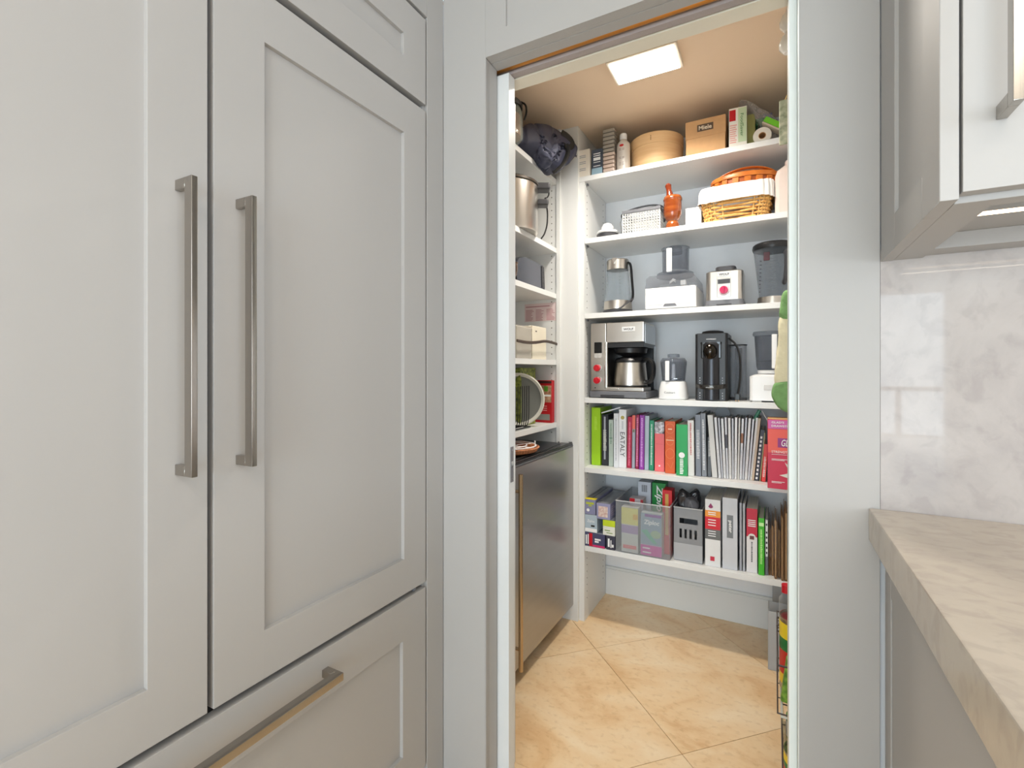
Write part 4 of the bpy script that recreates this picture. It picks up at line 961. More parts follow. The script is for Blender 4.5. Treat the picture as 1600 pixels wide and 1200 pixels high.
longbox('violet grey foil carton with yellow edge on top of the left stack', 912.5, 930.5, .5155, .588, (136, 138, 172), foilt, deco=dA, d=.28)
longbox('lilac grey wrap carton with a food photo on its end', 932, 953.5, .5008, .577, (150, 150, 184), foilt, deco=dB, d=.28)

def binbox(t, w, d, h, mat, holes=None, th=.003, flare=.006, rim=True):
    def wall(m):
        m.box(-w / 2, w / 2, d - th, d, th, h); m.box(-w / 2, -w / 2 + th, th, d - th, th, h); m.box(w / 2 - th, w / 2, th, d - th, th, h)
        return m
    wall(M()).make('side_walls', mat, t, smooth=False)
    M().box(-w / 2, w / 2, 0, d, 0, th).make('base', mat, t, smooth=False)
    m = M()
    if not holes: m.box(-w / 2, w / 2, 0, th, th, h, .001, 1)
    else:
        xs_ = sorted({-w / 2, w / 2} | {v for q in holes for v in q[:2]}); zs_ = sorted({th, h} | {v for q in holes for v in q[2:]})
        for i in range(len(xs_) - 1):
            for j in range(len(zs_) - 1):
                a, b, c, e = xs_[i], xs_[i + 1], zs_[j], zs_[j + 1]
                if any(a >= q[0] - 1e-6 and b <= q[1] + 1e-6 and c >= q[2] - 1e-6 and e <= q[3] + 1e-6 for q in holes): continue
                m.quad((a, 0, c), (b, 0, c), (b, 0, e), (a, 0, e)); m.quad((a, th, c), (b, th, c), (b, th, e), (a, th, e))
    m.make('front_wall', mat, t, smooth=False)
    if rim: M().box(-w / 2 - .002, w / 2 + .002, -.002, .004, h - .004, h, .0008, 1).box(-w / 2 - .002, -w / 2 + .003, 0, d, h - .004, h, .0008, 1).box(w / 2 - .003, w / 2 + .002, 0, d, h - .004, h, .0008, 1).make('rim', PM('rim_clear', (214, 216, 218), .3, alpha=.7), t)
Y = 2.211; x0, x1 = X(962, Y), X(1047, Y); w = x1 - x0; hB = Z(1000, 786, Y) - z6
t = thing('storage_bin', 'wide translucent bin holding plastic bag cartons', 'bin', ((x0 + x1) / 2, Y, z6 + .0006)); BX = (x0 + x1) / 2
binbox(t, w, .29, hB, clear('translucent_bin', (244, 245, 246), (210, 213, 216), .16, .3, .3))
zb = z6 + .0042
def inbox(lab, c0, c1, rt, Yf, d, rgb, deco=None, name='bag_carton', zb=zb, rb=None):
    x0, x1 = X(c0, Yf), X(c1, Yf); w = x1 - x0; h = Z((c0 + c1) / 2, rt, Yf) - zb
    t = thing(name, lab, 'box', ((x0 + x1) / 2, Yf, zb))
    M().box(-w / 2, w / 2, 0, d, 0, h, .001, 1).make('body', col(*rgb, .4), t)
    if deco: deco(t, w, h)
    return t
def dzip(t, w, h):
    marks(t, col(150, 172, 186), [(-w / 2 + .001, w / 2 - .001, h * .26, h * .995)]); marks(t, col(214, 60, 170), [(-w / 2, w / 2, .001, h * .25)], label='magenta lower band')
    marks(t, col(140, 60, 160), [(-w * .3, w * .48, h * .92, h * .985)], y=-.0004); text('Ziploc', t, col(250, 250, 250), w * .74, h * .14, (.002, -.001, h * .78), slant=.15, bold=.03)
    M().prism([(-w * .48, h * .58), (-w * .2, h * .62), (w * .3, h * .30), (w * .1, h * .30)], -.0008, -.0003).make('bag_print', col(110, 190, 160), t, smooth=False)
    M().lathe([(0, 0), (w * .24, 0), (w * .24, .0004), (0, .0004)], w * .22, -.0004, h * .52, 20, 'Y', sy=.8).make('round_print', col(170, 196, 160), t)
    marks(t, inkw, [(-w * .4, -w * .05, h * .16, h * .19), (-w * .4, 0, h * .06, h * .09)], y=-.0004)
def dyel(t, w, h):
    marks(t, col(236, 226, 120), [(-w / 2, w / 2, h * .62, h * .99)], label='yellow upper panel'); marks(t, col(176, 150, 190), [(-w / 2, w / 2, h * .42, h * .60)], label='lilac panel')
    marks(t, col(236, 190, 40), [(w * .2, w * .48, h * .74, h * .86)], y=-.0004); marks(t, col(230, 120, 120), [(-w * .4, w * .4, h * .08, h * .16)], y=-.0004)
inbox('yellow topped bag carton seen through the front of the wide bin', 971, 997, 793, 2.2165, .05, (214, 214, 206), dyel)
inbox('white and magenta zip bag carton seen through the front of the wide bin', 1001, 1034, 803, 2.2165, .05, (200, 210, 212), dzip)
def dgre(t, w, h): text('Ziploc', t, inkw, h * .50, w * .62, (.0, -.0006, h * .72), 'S', slant=.3, bold=.02)
inbox('tall green zip bag carton with white diagonal lettering', 1019, 1040, 755, 2.345, .07, (10, 140, 56), dgre)
def dbar(t, w, h):
    m = M()
    for i in range(8): m.box(-w * .2 + i * w * .055, -w * .2 + i * w * .055 + (.0012 if i % 3 else .002), -.0006, 0, h * .84, h * .95)
    m.make('barcode', ink, t, kind='stuff', smooth=False)
inbox('pale grey carton with a printed barcode behind the wide bin front', 997, 1017, 753, 2.35, .07, (196, 202, 214), dbar)
def dred(t, w, h): marks(t, col(206, 160, 80), [(-w * .2, w * .14, h * .3, h * .94)], label='gold panel')
inbox('red carton with a gold panel at the right end of the wide bin', 1035, 1050, 766, 2.272, .07, (204, 24, 34), dred)
def dsm(t, w, h): marks(t, red, [(-w / 2, -w * .12, h * .90, h * .995)]); marks(t, col(150, 40, 50), [(w * .3, w / 2, h * .9, h * .99)])
inbox('grey carton with a red corner at the left of the wide bin', 984, 1005, 779, 2.272, .055, (176, 170, 178), dsm)

Y = 2.236; x0, x1 = X(1053, Y), X(1097.5, Y); w = x1 - x0; hB = Z(1075, 794, Y) - z6
t = thing('storage_bin', 'narrow grey slotted bin filled with black pouches', 'bin', ((x0 + x1) / 2, Y, z6 + .0006))
holes = [(-w * .30, w * .34, hB * .70, hB * .80)] + [(-w * .30 + i * w * .175, -w * .30 + i * w * .175 + w * .085, hB * .43, hB * .60) for i in range(4)]
binbox(t, w, .26, hB, frostg, holes)
M().box(-w / 2 - .0005, w / 2 + .0005, -.0012, .0, .003, hB * .33, .0004, 1).make('front_band', PM('band_grey', (176, 178, 182), .3), t)
blkp = PM('black_pouch_film', (44, 44, 48), .22, bump=(30, .5))
zz = z6 + hB
for k, (pts, Yk) in enumerate(((((1056, 775), (1062, 762), (1072, 768), (1080, 776), (1082, 800), (1058, 800)), 2.27), (((1070, 776), (1084, 764), (1092, 764), (1095, 778), (1094, 802), (1074, 800)), 2.33), (((1066, 772), (1078, 778), (1092, 782), (1094, 806), (1064, 804)), 2.262))):
    pts3 = [(X(c, Yk), Yk, Z(c, r_, Yk)) for c, r_ in pts]
    blob('pouch', pts3, (0, .045, 0), blkp if k != 2 else PM('grey_pouch_film', (96, 96, 102), .2, bump=(30, .5)), None, .3, .005, 1, 30, label=('black foil pouch at the left of the slotted bin', 'black foil pouch at the back right of the slotted bin', 'dark grey foil pouch at the front of the slotted bin')[k], cat='pouch', group='pouches in the slotted bin')
g6 = 'books and folders on the lowest shelf'
def dfl(t, w, h):
    marks(t, col(236, 150, 50), [(-w / 2, w / 2, h * .74, h * .835)], label='orange band'); marks(t, col(210, 26, 46), [(-w / 2, w / 2, h * .555, h * .74)], label='red band'); marks(t, col(104, 106, 106), [(-w / 2, w / 2, h * .405, h * .555)], label='grey band')
    marks(t, inkw, [(-w * .3, w * .2, h * q, h * (q + .012)) for q in (.8, .77, .69, .65, .61, .52, .485, .45)], y=-.0005)
    M().prism([(-.018 + .0, h * .89), (-.008, h * .945), (.002, h * .89), (-.004, h * .87), (-.012, h * .87)], -.0007, 0).make('emblem', col(146, 40, 96), t, smooth=False)
    marks(t, col(206, 40, 70), [(-w * .16, w * .12, h * .085, h * .15)], y=-.0004, name='publisher_mark')
book('thick white book with orange, red and grey bands', 1101.5, 1126, 781, 885.5, z6, (232, 232, 232), .25, deco=dfl, group=g6)
def dbi(t, w, h):
    marks(t, col(120, 124, 128), [(-w * .2, w * .22, h * .44, h * .76)], label='grey spine label'); text('peter', t, inkw, h * .17, w * .26, (0, -.0006, h * .60), 'S', bold=.02)
book('thick white ring binder with a grey spine label', 1128.5, 1152.5, 778.5, 890, z6, (206, 208, 214), .27, deco=dbi, cat='binder', name='ring_binder', group=g6)
book('thin grey folder standing right of the ring binder', 1155.3, 1159.3, 786, 892, z6, (168, 170, 178), .26, name='folder', cat='folder', group=g6)
book('thin grey folder standing left of the red and white book', 1160.4, 1164.4, 787, 893, z6, (176, 178, 184), .26, name='folder', cat='folder', group=g6)
def drw(t, w, h):
    M().box(-w / 2 - .0001, w / 2 + .0001, -.0007, .001, h * .56, h, .0003, 1).make('red_band', col(200, 24, 58, .4), t, label='crimson upper half')
    marks(t, inkw, [(-w * .36, w * .36, h * q, h * (q + .014)) for q in (.72, .75, .78, .81)], y=-.0008)
    M().lathe([(0, 0), (w * .36, 0), (w * .36, .0004), (0, .0004)], 0, -.0008, h * .555, 24, 'Y').make('round_seal', col(230, 226, 222), t); marks(t, col(110, 60, 60), [(-w * .2, w * .2, h * .52, h * .575)], y=-.0014)
    smallprint((90, 90, 96), .16, .48, .14)(t, w, h)
book('crimson topped white book near the right of the lowest shelf', 1166.2, 1183.6, 795, 895, z6, (232, 228, 230), .24, deco=drw, group=g6)
def dgg(t, w, h):
    smallprint((190, 240, 150), .2, .8, .4)(t, w, h); marks(t, col(200, 240, 170), [(-w * .4, w * .4, h * .86, h * .92)], y=-.0004)
book('bright green paperback right of the crimson topped book', 1184.8, 1194.6, 810, 899, z6, (62, 182, 30), .2, deco=dgg, group=g6)
def dnb(t, w, h):
    marks(t, inkw, [(-w * .4, w * .4, h * .33, h * .98)]); marks(t, ink, [(-w * .25, w * .25, h * q, h * (q + .035)) for q in (.38, .47, .56, .65, .74, .88)], y=-.0005)
book('thin grey spiral notebook with a white label strip', 1195.4, 1200.4, 811, 899, z6, (110, 112, 118), .2, deco=dnb, group=g6)
# folded brown paper bags: U-folded sheets standing on edge
bagk = PM('kraft_paper', (176, 132, 92), .75, var=(30, .12), bump=(80, .3))
for i, (c0, c1, rt, rb) in enumerate(((1201.2, 1204.4, 822, 899), (1205.2, 1209, 820, 900), (1209.6, 1214.6, 812, 905), (1215.2, 1219.6, 826, 903), (1220.2, 1224.6, 806, 908), (1225.2, 1232, 800, 909))):
    cm = (c0 + c1) / 2; Yk = max(Yat(cm, rb, z6), YS - .012); x0, x1 = X(c0, Yk) + .0008, X(c1, Yk) - .0008; w = x1 - x0; h = Z(cm, rt, Yk) - z6
    r_ = w / 2; out = [(-r_, h)] + [(-r_ * math.cos(a), r_ - r_ * math.sin(a)) for a in [PI * q / 10 for q in range(11)]] + [(r_, h - .012)]
    th_ = min(.0012, w * .2); inn = [((p[0]) * (1 - th_ / r_), p[1] if p[1] > r_ else r_ - (r_ - p[1]) * (1 - th_ / r_)) for p in out][::-1]
    t = thing('paper_bag', ('flat folded brown paper bag beside the grey notebook', 'folded brown paper bag, second from the grey notebook', 'open folded kraft paper bag, third from the grey notebook', 'folded brown paper bag, fourth from the grey notebook', 'folded kraft paper bag, second from the right end', 'tall folded kraft paper bag at the right end of the lowest shelf')[i], 'paper bag', (cm and (x0 + x1) / 2, Yk, z6 + .0006), group='folded paper bags on the lowest shelf')
    M().prism(out + inn, 0, .22).make('outer_sheet', bagk, t)
    if w > .006: M().box(-w * .18, w * .12, .002, .21, r_, h - .006).make('inner_fold', PM('kraft_inner', (206, 168, 124), .8), t, smooth=False)

# translucent bins on the floor at the right
for k, (c0, yb, hh_, lab) in enumerate(((1200, 2.205, .235, 'low frosted file bin standing on the tiles at the right'), (1207, 2.425, .30, 'tall frosted file bin against the baseboard at the right'))):
    x0 = X(c0, yb); w = .15
    t = thing('file_bin', lab, 'bin', (x0 + w / 2, yb, .0006))
    binbox(t, w, .10, hh_, PM('frosted_bin', (206, 209, 212), .4, alpha=.5), rim=False)
    M().lathe([(0, 0), (.022, 0), (.022, .001), (0, .001)], -w / 2 + .075, -.0002, hh_ * .72, 24, 'Y', sy=.6).make('finger_hole', PM('hole_grey', (150, 152, 154), .6), t)

# ================================================================ under-counter refrigerator
bf = thing('bar_refrigerator', 'stainless steel under-counter refrigerator with a long bar handle', 'refrigerator', (-.851, 1.515, 0))
M().box(-.046, 0, .004, .683, .076, .838, .003, 2).make('door', steelh, bf)
dO = bf.children[0] if bf.children else bf
M().box(-.40, -.050,   .006, .679, .085, .846, .002, 1).box(-.36, -.07, .03, .57, .0, .085).make('case', PM('black_case', (30, 30, 32), .5), bf)
M().box(-.045, -.0006, .006, .681, .8382, .8455, .001, 1).make('gasket', PM('grey_gasket', (96, 98, 102), .5), bf)
M().box(-.395, -.002, .004, .683, .846, .853, .002, 1).make('top_tray', PM('black_tray', (40, 40, 44), .32), bf)
M().tube([(-.004, .01, .857), (-.004, .670, .857), (-.012, .679, .857), (-.16, .679, .857)], .0028, 8, smooth=1).tube([(-.03, .02, .8575), (-.03, .585, .8575), (-.07, .66, .8575)], .0026, 6, smooth=1).make('top_rail', blackp, bf)
hy_ = .036
M().tube([(.047, hy_, .118), (.047, hy_, .828)], .0085, 16).make('bar_handle', PM('champagne_metal', (186, 164, 134), .25, metal=1), dO if False else bf)
for zz in (.765, .195): M().lathe([(0, 0), (.006, 0), (.006, .040), (0, .040)], .0, hy_, zz, 14, 'X').make('handle_post', PM('champagne_metal', (186, 164, 134), .25, metal=1), bf)
M().box(-.03, -.006, .6835, .6905, .16, .19, .002, 1).box(-.026, -.01, .684, .6925, .128, .155, .002, 1).make('hinge', whp, bf)

# ================================================================ left shelves
def V(c, r_, Y): return (X(c, Y), Y, Z(c, r_, Y))
# stuffed navy bag on the top shelf
navy = PM('navy_nylon', (58, 61, 82), .5, var=(8, .15), bump=(24, .5))
Yl = lambda c: 1.80 + (c - 806) / 102 * .36
def VL(c, r_, dy=0): return V(c, r_, Yl(c) + dy)
t = thing('nylon_bag', 'crumpled navy blue nylon bag with dark webbing straps', 'bag', (0, 0, 0))
blob('bag_body', [VL(c, r_) for c, r_ in ((800, 226), (797, 205), (812, 197), (832, 191), (850, 188), (864, 190), (874, 199), (884, 208), (898, 222), (909, 235), (906, 244), (893, 256), (878, 268), (871, 272), (852, 256), (830, 240), (814, 228))], (-.10, .05, 0), navy, t, .3, .015, 2, 6.5)
blob('rolled_flap', [VL(c, r_, -.02) for c, r_ in ((836, 226), (848, 221), (862, 223), (876, 227), (878, 236), (868, 242), (862, 250), (864, 262), (858, 264), (848, 254), (838, 240))], (-.05, .03, 0), PM('navy_nylon_light', (72, 76, 98), .5, bump=(24, .5)), t, .5, .014, 2, 16)
olive = PM('webbing', (30, 29, 27), .7, bump=(300, .4))
M().tube([VL(878, 207, -.035), VL(888, 213, -.04), VL(896, 224, -.04), VL(890, 232, -.045), VL(882, 226, -.05)], .006, 6, flat=(.004, .014), smooth=2).make('strap', olive, t)
M().tube([VL(884, 226, -.045), VL(888, 238, -.05), VL(882, 254, -.05), VL(870, 266, -.05), VL(864, 270, -.03)], .006, 6, flat=(.004, .013), smooth=2).make('strap', olive, t)
t = thing('glass_jar', 'glass jar with black clamp lid at the far left of the top shelf', 'jar', (XL - .024, 1.715, SL[1] + .0005))
M().lathe([(0, 0), (.062, 0), (.07, .01), (.07, .10), (.062, .125), (.058, .125), (.064, .1), (.064, .012), (0, .006)], seg=32).make('jar_body', clear('jar_glass', (240, 244, 240), (196, 204, 198), .10, .5), t)
M().lathe([(0, .012), (.061, .012), (.061, .095), (0, .095)], seg=28).make('contents', PM('copper_contents', (206, 120, 76), .5), t)
M().lathe([(.058, .1255), (.068, .1255), (.070, .14), (.06, .152), (0, .154), (0, .13)], seg=32).make('lid', blackp, t)
M().tube([(.06, .02, .15), (.082, .02, .135), (.086, .02, .1), (.074, .02, .075)], .004, 8, smooth=2).make('clamp', blackp, t)
# stainless cooker on the second shelf
t = thing('multi_cooker', 'stainless steel cooker with dark side handles and hanging cord', 'cooker', (XL - .095, 1.865, SL[2] + .0005))
M().lathe([(0, 0), (.128, 0), (.13, .01), (.13, .20), (.126, .204), (0, .204)], seg=56).make('cooker_body', steel, t)
M().lathe([(.131, .2045), (.134, .206), (.134, .214), (.11, .228), (0, .236), (0, .2045)], seg=48).make('lid', PM('cooker_lid', (84, 78, 72), .3, metal=.5), t)
M().box(.095, .165, .040, .100, .190, .220, .008, 3, rot=('Z', .5)).make('lid_handle', dgrey, t)
M().box(.108, .158, .045, .098, .122, .150, .008, 3, rot=('Z', .5)).make('side_handle', dgrey, t)
M().tube([(.13, .10, .200), (.13, .14, .222), (.125, .16, .205), (.12, .145, .185), (.12, .12, .18), (.115, .165, .14), (.105, .185, .08), (.10, .165, .03), (.095, .14, .004)], .0035, 8, smooth=2).make('cord', blackp, t)
M().lathe([(0, 0), (.012, 0), (.012, -.02), (0, -.022)], .128, -.07, -.024 - .012 + .01, 16, 'X') if False else None
# things hanging at the extreme left under the second shelf: black knobs of a pan
t = thing('toaster', 'dark grey metal toaster with rounded top on the third shelf', 'toaster', (XL - .09, 1.935, SL[3] + .0005))
M().prism([(-.13, .006), (-.135, .07), (-.12, .095), (-.09, .112), (-.04, .120), (.13, .117), (.142, .110), (.15, .006)], -.09, .07, 'X').make('toaster_body', PM('dark_steel', (112, 114, 124), .25, metal=.8), t)
M().prism([(.118, .012), (.112, .112), (.138, .110), (.147, .012)], .0705, .073, 'X').make('end_panel', dgrey, t)
M().box(-.085, .065, -.12, .14, 0, .0055).make('feet', blackp, t)
for q in (.035, .06, .085): M().lathe([(0, 0), (.003, 0), (.003, .001), (0, .001)], .0732, .128, q, 10, 'X').make('rivet', blackp, t)
t = thing('copper_mold', 'small shiny dark copper bowl beside the toaster', 'bowl', (XL + .005 - .05, 1.755, SL[3] + .0005))
M().lathe([(0, 0), (.03, 0), (.045, .02), (.05, .05), (.048, .065), (.052, .07), (.044, .07), (.042, .05), (.02, .01), (0, .008)], seg=32).make('bowl_shell', PM('dark_copper', (120, 90, 70), .2, metal=.9), t)
# taped paper on the end panel
x0, x1 = X(820, YE), X(869, YE); za, zb_ = Z(845, 502, YE), Z(845, 474, YE)
t = thing('recipe_sheet', 'pinkish printed paper sheet taped to the white end panel', 'paper', ((x0 + x1) / 2, YE - .0012, za))
w = x1 - x0; h = zb_ - za
M().box(-w / 2, w / 2, 0, .0006, 0, h).make('sheet', PM('pink_sheet', (226, 206, 206), .7), t, smooth=False)
marks(t, col(190, 140, 146), lines(-w * .46, -w * .2, h * .05, h * .7, 9) + lines(-w * .14, w * .12, h * .05, h * .7, 9) + lines(w * .2, w * .46, h * .05, h * .7, 9) + [(-w * .46, w * .3, h * .8, h * .86)], y=-.0001)
# white packages, fourth shelf
Yk = 1.93
t = thing('wrapped_package', 'white boxed package in clear crinkled wrap on the fourth shelf', 'package', (XL - .075, 1.80, SL[4] + .0005))
M().box(-.10, .055, 0, .145, 0, .138, .003, 1).make('inner_box', PM('grey_white_print', (206, 202, 196), .6, var=(20, .15)), t)
M().box(-.104, .059, -.004, .149, .0001, .142, .008, 3).make('clear_wrap', clear('wrap_film', (240, 238, 232), (222, 218, 210), .12, .4, .1, .35, bump=(30, 1.0)), t)
t = thing('white_carton', 'plain cream white carton behind the brown strap on the fourth shelf', 'box', (XL - .09, 1.965, SL[4] + .0005))
M().box(-.08, .065, 0, .15, 0, .152, .002, 1).make('body', col(236, 228, 208, .6), t)
marks(t, col(150, 140, 120), [(.02, .03, .15, .153), (.045, .055, .14, .143)], y=.0, name='printing') if False else None
M().box(.0652, .0656, .03, .045, .125, .131).make('printed_mark', col(90, 80, 70), t)
M().tube([(XL + .004, 1.76, 1.326), (XL + .004, 1.86, 1.322), (XL + .004, 1.95, 1.328), (XL + .004, 2.04, 1.340), (XL + .004, 2.13, 1.336), (XL + .004, 2.175, 1.332)], .005, 6, flat=(.003, .0065), smooth=2).make('leather_strap', PM('dark_strap', (70, 54, 44), .5), label='dark brown wavy strap strung across the fourth shelf opening', cat='strap')
# fifth shelf: rack, round pan, cartons
z5l = SL[5]
t = thing('picture_carton', 'carton printed with green grapes behind the round pan', 'box', (XL - .17, 1.93, z5l + .0005))
M().box(-.05, .10, 0, .16, 0, .265, .002, 1).make('body', PM('leafy_print', (150, 160, 60), .5, var=(70, 0, (60, 74, 24))), t)
t = thing('red_carton', 'red carton with a food picture against the white end panel', 'box', (XL - .095, 2.145, z5l + .0005))
w = .15; h = .205
M().box(-.07, .085, 0, .033, 0, h, .0015, 1).make('body', col(186, 22, 34, .4), t)
marks(t, PM('food_print', (206, 170, 140), .5, var=(50, 0, (150, 80, 60))), [(-.065, .083, h * .48, h * .88)], label='food photograph'); marks(t, col(90, 150, 50), [(.0, .025, h * .50, h * .62), (.045, .065, h * .74, h * .86)], y=-.0005)
marks(t, inkw, [(-.03, .08, h * .62, h * .66)], y=-.0005); marks(t, col(60, 30, 30), [(-.065, .084, h * .93, h * .985)], y=-.0005)
marks(t, col(230, 150, 150), [(-.04, .06, h * q, h * (q + .02)) for q in (.28, .33, .38)], y=-.0005)
marks(t, PM('grey_window', (140, 140, 136), .3), [(-.02, .075, h * .06, h * .2)], y=-.0005, label='grey blister window')
t = thing('round_pan', 'round grey pan with a pale rim standing on edge in the wire rack', 'pan', (XL - .085, 1.94, z5l + .123), rot=(0, 0, math.radians(24)))
M().lathe([(0, -.006), (.104, -.006), (.108, .004), (.104, .010), (.090, .004), (0, .004)], 0, 0, 0, 56, 'Y').make('pan_face', PM('grey_nonstick', (112, 114, 108), .5), t)
M().lathe([(.1085, .003), (.117, .012), (.120, .016), (.115, .018), (.104, .0105)], 0, 0, 0, 56, 'Y', caps=False).make('rim', PM('pale_rim', (214, 212, 200), .4), t)
t = thing('wire_rack', 'black wire lid rack on the lowest left shelf', 'rack', (XL - .01, 1.66, z5l + .0005))
m = M(); L_ = .25
for zz in (.006,): m.tube([(-.13, 0, zz), (0.0, 0, zz), (0.0, L_, zz), (-.13, L_, zz)], .0035, 8, closed=True)
m.make('base_ring', blackp, t)
for i in range(12):
    yy = .012 + i * (L_ - .024) / 11
    M().tube([(-.13, yy, .006), (-.02, yy, .006), (0, yy, .02), (0, yy, .186)], .0022, 6, smooth=2).make('wire', blackp, t)
t = thing('white_plate', 'small white plate standing in the wire rack', 'plate', (XL - .065, 1.745, z5l + .062), rot=(0, 0, math.radians(30)))
M().lathe([(0, 0), (.035, 0), (.055, .008), (.056, .010), (.034, .004), (0, .004)], 0, 0, 0, 40, 'Y').make('plate', whp, t)
# on the small refrigerator
t = thing('copper_pan', 'hammered copper coloured pan lid on the small refrigerator', 'pan', (-.995, 1.80, .8535))
M().lathe([(0, 0), (.09, 0), (.125, .012), (.135, .028), (.131, .030), (.12, .016), (0, .008)], seg=48).make('shell', PM('speckled_copper', (222, 150, 104), .4, var=(120, 0, (150, 92, 60))), t)
t = thing('wire_trivet', 'round white wire trivet lying on the copper pan', 'trivet', (-.995, 1.80, .887))
for rr_ in (.12, .08, .04): M().tube([(math.cos(a) * rr_, math.sin(a) * rr_, 0) for a in [2 * PI * i / 40 for i in range(40)]], .0028, 6, closed=True).make('ring', whp, t)
for a in (0, 1.05, 2.1): M().tube([(math.cos(a) * .122, math.sin(a) * .122, -.003), (-math.cos(a) * .122, -math.sin(a) * .122, -.003)], .0022, 6).make('cross_wire', whp, t)
for a in (.5, 2.6, 4.7): M().tube([(math.cos(a) * .115, math.sin(a) * .115, -.0035), (math.cos(a) * .115, math.sin(a) * .115, .018)], .0028, 6).make('foot', whp, t)

# ================================================================ right side wall rack and hanging things
rk = thing('wall_rack', 'black wire rack of baskets on the right pantry wall', 'rack', (XR, 1.72, 0))
for yy in (-.13, .16): M().tube([(-.006, yy, .05), (-.006, yy, 2.20)], .004, 8).make('upright', PM('white_wire', (226, 222, 212), .4), rk)
def basket(zb_, y0, y1, dx, h):
    m = M()
    m.tube([(-.012, y0, zb_ + h), (-dx, y0, zb_ + h), (-dx, y1, zb_ + h), (-.012, y1, zb_ + h)], .003, 6, closed=True)
    m.tube([(-.012, y0, zb_), (-dx, y0, zb_), (-dx, y1, zb_), (-.012, y1, zb_)], .0025, 6, closed=True)
    for q in range(5): yy = y0 + (y1 - y0) * q / 4; m.tube([(-.012, yy, zb_), (-dx, yy, zb_), (-dx, yy, zb_ + h)], .0018, 5)
    for q in range(4): xx_ = -.012 - (dx - .012) * q / 3; m.tube([(xx_, y0, zb_), (xx_, y1, zb_)], .0018, 5)
    m.make('basket', PM('dark_wire', (70, 58, 56), .4), rk)
basket(.235, -.16, .14, .152, .135); basket(.120, -.33, .08, .140, .03)
def can(lab, y, z, r, h, x=None):
    t = thing('tomato_can', lab, 'can', (XR - .153 + r + .006 if x is None else x, y, z))
    M().lathe([(0, .002), (r * .93, .002), (r * .95, 0), (r, 0), (r, .004), (r * .98, .006), (r * .98, h - .006), (r, h - .004), (r, h), (r * .95, h), (r * .93, h - .004), (0, h - .004)], seg=36).make('tin', PM('tin_metal', (170, 164, 156), .25, metal=1), t)
    for a, b, c_, nm in ((.72, .93, (236, 206, 40), 'yellow_band'), (.55, .72, (30, 120, 60), 'green_band'), (.22, .55, (206, 40, 30), 'red_band'), (.08, .22, (236, 196, 40), 'lower_band')):
        M().lathe([(r * .985, h * a), (r * 1.0, h * a), (r * 1.0, h * b), (r * .985, h * b)], seg=36, caps=False).make(nm, col(*c_, .4), t)
    return t
can('tomato can with yellow and red label in the right wall rack', 1.70, .242, .049, .215)
can('tomato can low down at the very bottom right', 1.46, .1238, .049, .090, XR - .0900)
leafp = PM('leafy_packet', (70, 120, 34), .4, var=(60, 0, (150, 190, 70)))
M().box(-.055, .06, -.012, .012, 0, .13, .005, 2, rot=('Y', .12)).make('packet', leafp, loc=(XR - .083, 1.60, .2445), label='green leafy printed packet in front of the rack can', cat='packet')
t = thing('clear_bin', 'clear plastic bin of green jars below the rack basket', 'bin', (XR - .0725, 1.635, .1235))
M().prism([(-.062, .0), (.060, .0), (.066, .098), (.063, .098), (.057, .003), (-.059, .003), (-.067, .098), (-.070, .098)], -.07, .07).make('bin_wall', clear('clear_bin_plastic', (236, 238, 232), (180, 184, 176), .08, .5), t)
M().box(-.072, .068, -.072, -.066, .0985, .103, .001, 1).box(-.072, .068, .066, .072, .0985, .103, .001, 1).box(-.072, -.066, -.066, .066, .0985, .103, .001, 1).make('rim', PM('rim_clear2', (225, 228, 222), .2, alpha=.8), t)
t = thing('jar', 'green jar with a white label standing in the clear bin', 'jar', (XR - .090, 1.635, .1268))
M().lathe([(0, 0), (.038, 0), (.040, .005), (.040, .066), (.032, .074), (.032, .078), (0, .078)], seg=28).make('jar_glass', PM('green_jar', (110, 165, 80), .1, alpha=.85), t)
M().lathe([(.0405, .012), (.041, .012), (.041, .055), (.0405, .055)], seg=28, caps=False).make('label_wrap', col(228, 230, 236), t)
M().lathe([(0, .0782), (.034, .0782), (.034, .092), (0, .092)], seg=28).make('lid', PM('pale_lid', (176, 190, 170), .3), t)
# bottle with red cap above the can
t = thing('small_bottle', 'clear bottle with a red cap below the paper bags', 'bottle', (XR - .125, 1.80, .375))
M().lathe([(0, 0), (.022, 0), (.022, .09), (.012, .105), (.012, .11), (0, .11)], seg=24).make('bottle_body', clearp, t)
M().lathe([(0, .1102), (.015, .1102), (.015, .135), (0, .135)], seg=24).make('cap', red, t)
basket(.372, .04, .14, .152, .02)
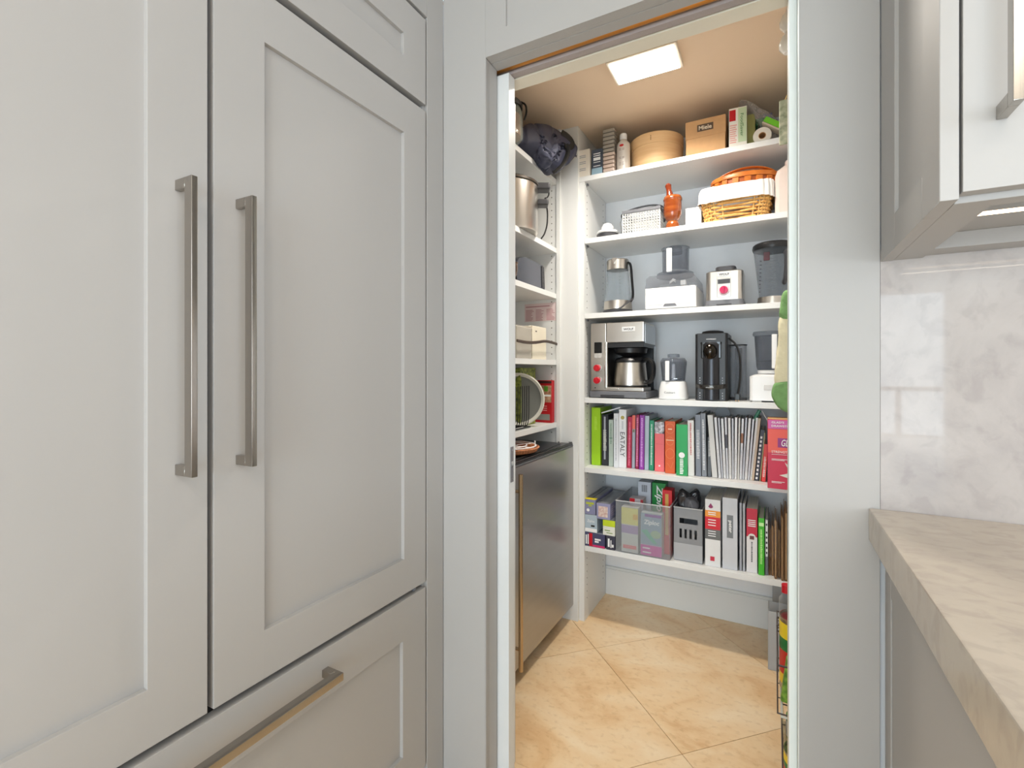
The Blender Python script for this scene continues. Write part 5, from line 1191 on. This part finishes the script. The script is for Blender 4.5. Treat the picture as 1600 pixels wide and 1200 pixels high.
# oven mitt
t = thing('oven_mitt', 'long green and cream quilted oven mitt hanging at the right', 'oven mitt', (0, 0, 0))
mg_ = PM('green_terry', (126, 168, 108), .95, var=(60, .15), bump=(160, .8)); mc = PM('cream_cotton', (226, 218, 186), .95, bump=(120, .5))
Ym = 1.86
def mitt(pts, mat, nm, dy=0):
    return blob(nm, [V(c, r_, Ym + dy) for c, r_ in pts], (0, .045, 0), mat, t, .2, .002, 2, 30, None, (.7, .94, .94))
mitt(((1222, 456), (1230, 451), (1252, 452), (1254, 480), (1253, 500), (1236, 501), (1217, 500), (1217.5, 486), (1219, 474)), mg_, 'cuff')
mitt(((1216.5, 492), (1228, 490), (1253, 490), (1255, 520), (1255, 580), (1253, 604), (1225, 605), (1209, 604), (1209, 590), (1212, 565), (1215, 540), (1216, 515)), mc, 'sleeve', .003)
mitt(((1209.5, 596), (1225, 594), (1253, 594), (1254, 640), (1240, 648), (1222, 643), (1210, 632), (1204, 618), (1206, 606)), mg_, 'hand')
# packets and lamps hung higher on the rack
M().box(-.018, .022, -.004, .004, 0, .145, .003, 2).make('seed_packet', PM('olive_white_print', (206, 204, 176), .5, var=(40, 0, (110, 124, 96))), loc=(X(1227.5, 1.80), 1.80, Z(1226, 226, 1.80)), label='small olive and cream packet hanging at the right of the top shelf', cat='packet')
M().tube([(XR - .006, 1.80, 2.19), (X(1230, 1.80), 1.80, Z(1229, 148, 1.8)), (X(1227, 1.80), 1.80, Z(1226, 226, 1.80) + .145)], .0012, 5, smooth=1).make('string', PM('gold_string', (196, 160, 90), .5), label='thin gold string carrying the olive packet', cat='string')
for k, (cc, r0, r1) in enumerate(((1233, 12, 50), (1232, 46, 84))):
    Yk = 1.66; rr_ = (Z(cc, r0, Yk) - Z(cc, r1, Yk)) / 2
    t = thing('glass_ornament', ('upper', 'lower')[k] + ' of two rounded clear glass globes hung by the right jamb', 'globe', (X(cc, Yk), Yk, Z(cc, r1, Yk)))
    M().lathe([(0, 0), (rr_ * .35, rr_ * .08), (rr_ * .68, rr_ * .5), (rr_ * .7, rr_ * .9), (rr_ * .5, rr_ * 1.4), (rr_ * .22, rr_ * 1.75), (rr_ * .2, rr_ * 1.95), (0, rr_ * 1.95)], seg=28).make('globe_shell', PM('bright_glass', (252, 250, 244), .15, alpha=.9), t)
M().tube([(XR - .006, 1.66, 2.20), (X(1233, 1.66), 1.66, Z(1233, 12, 1.66)), (X(1233, 1.66), 1.66, Z(1233, 84, 1.66) - .005)], .001, 5).make('string', chrome, label='fine wire carrying the two glass globes', cat='string')
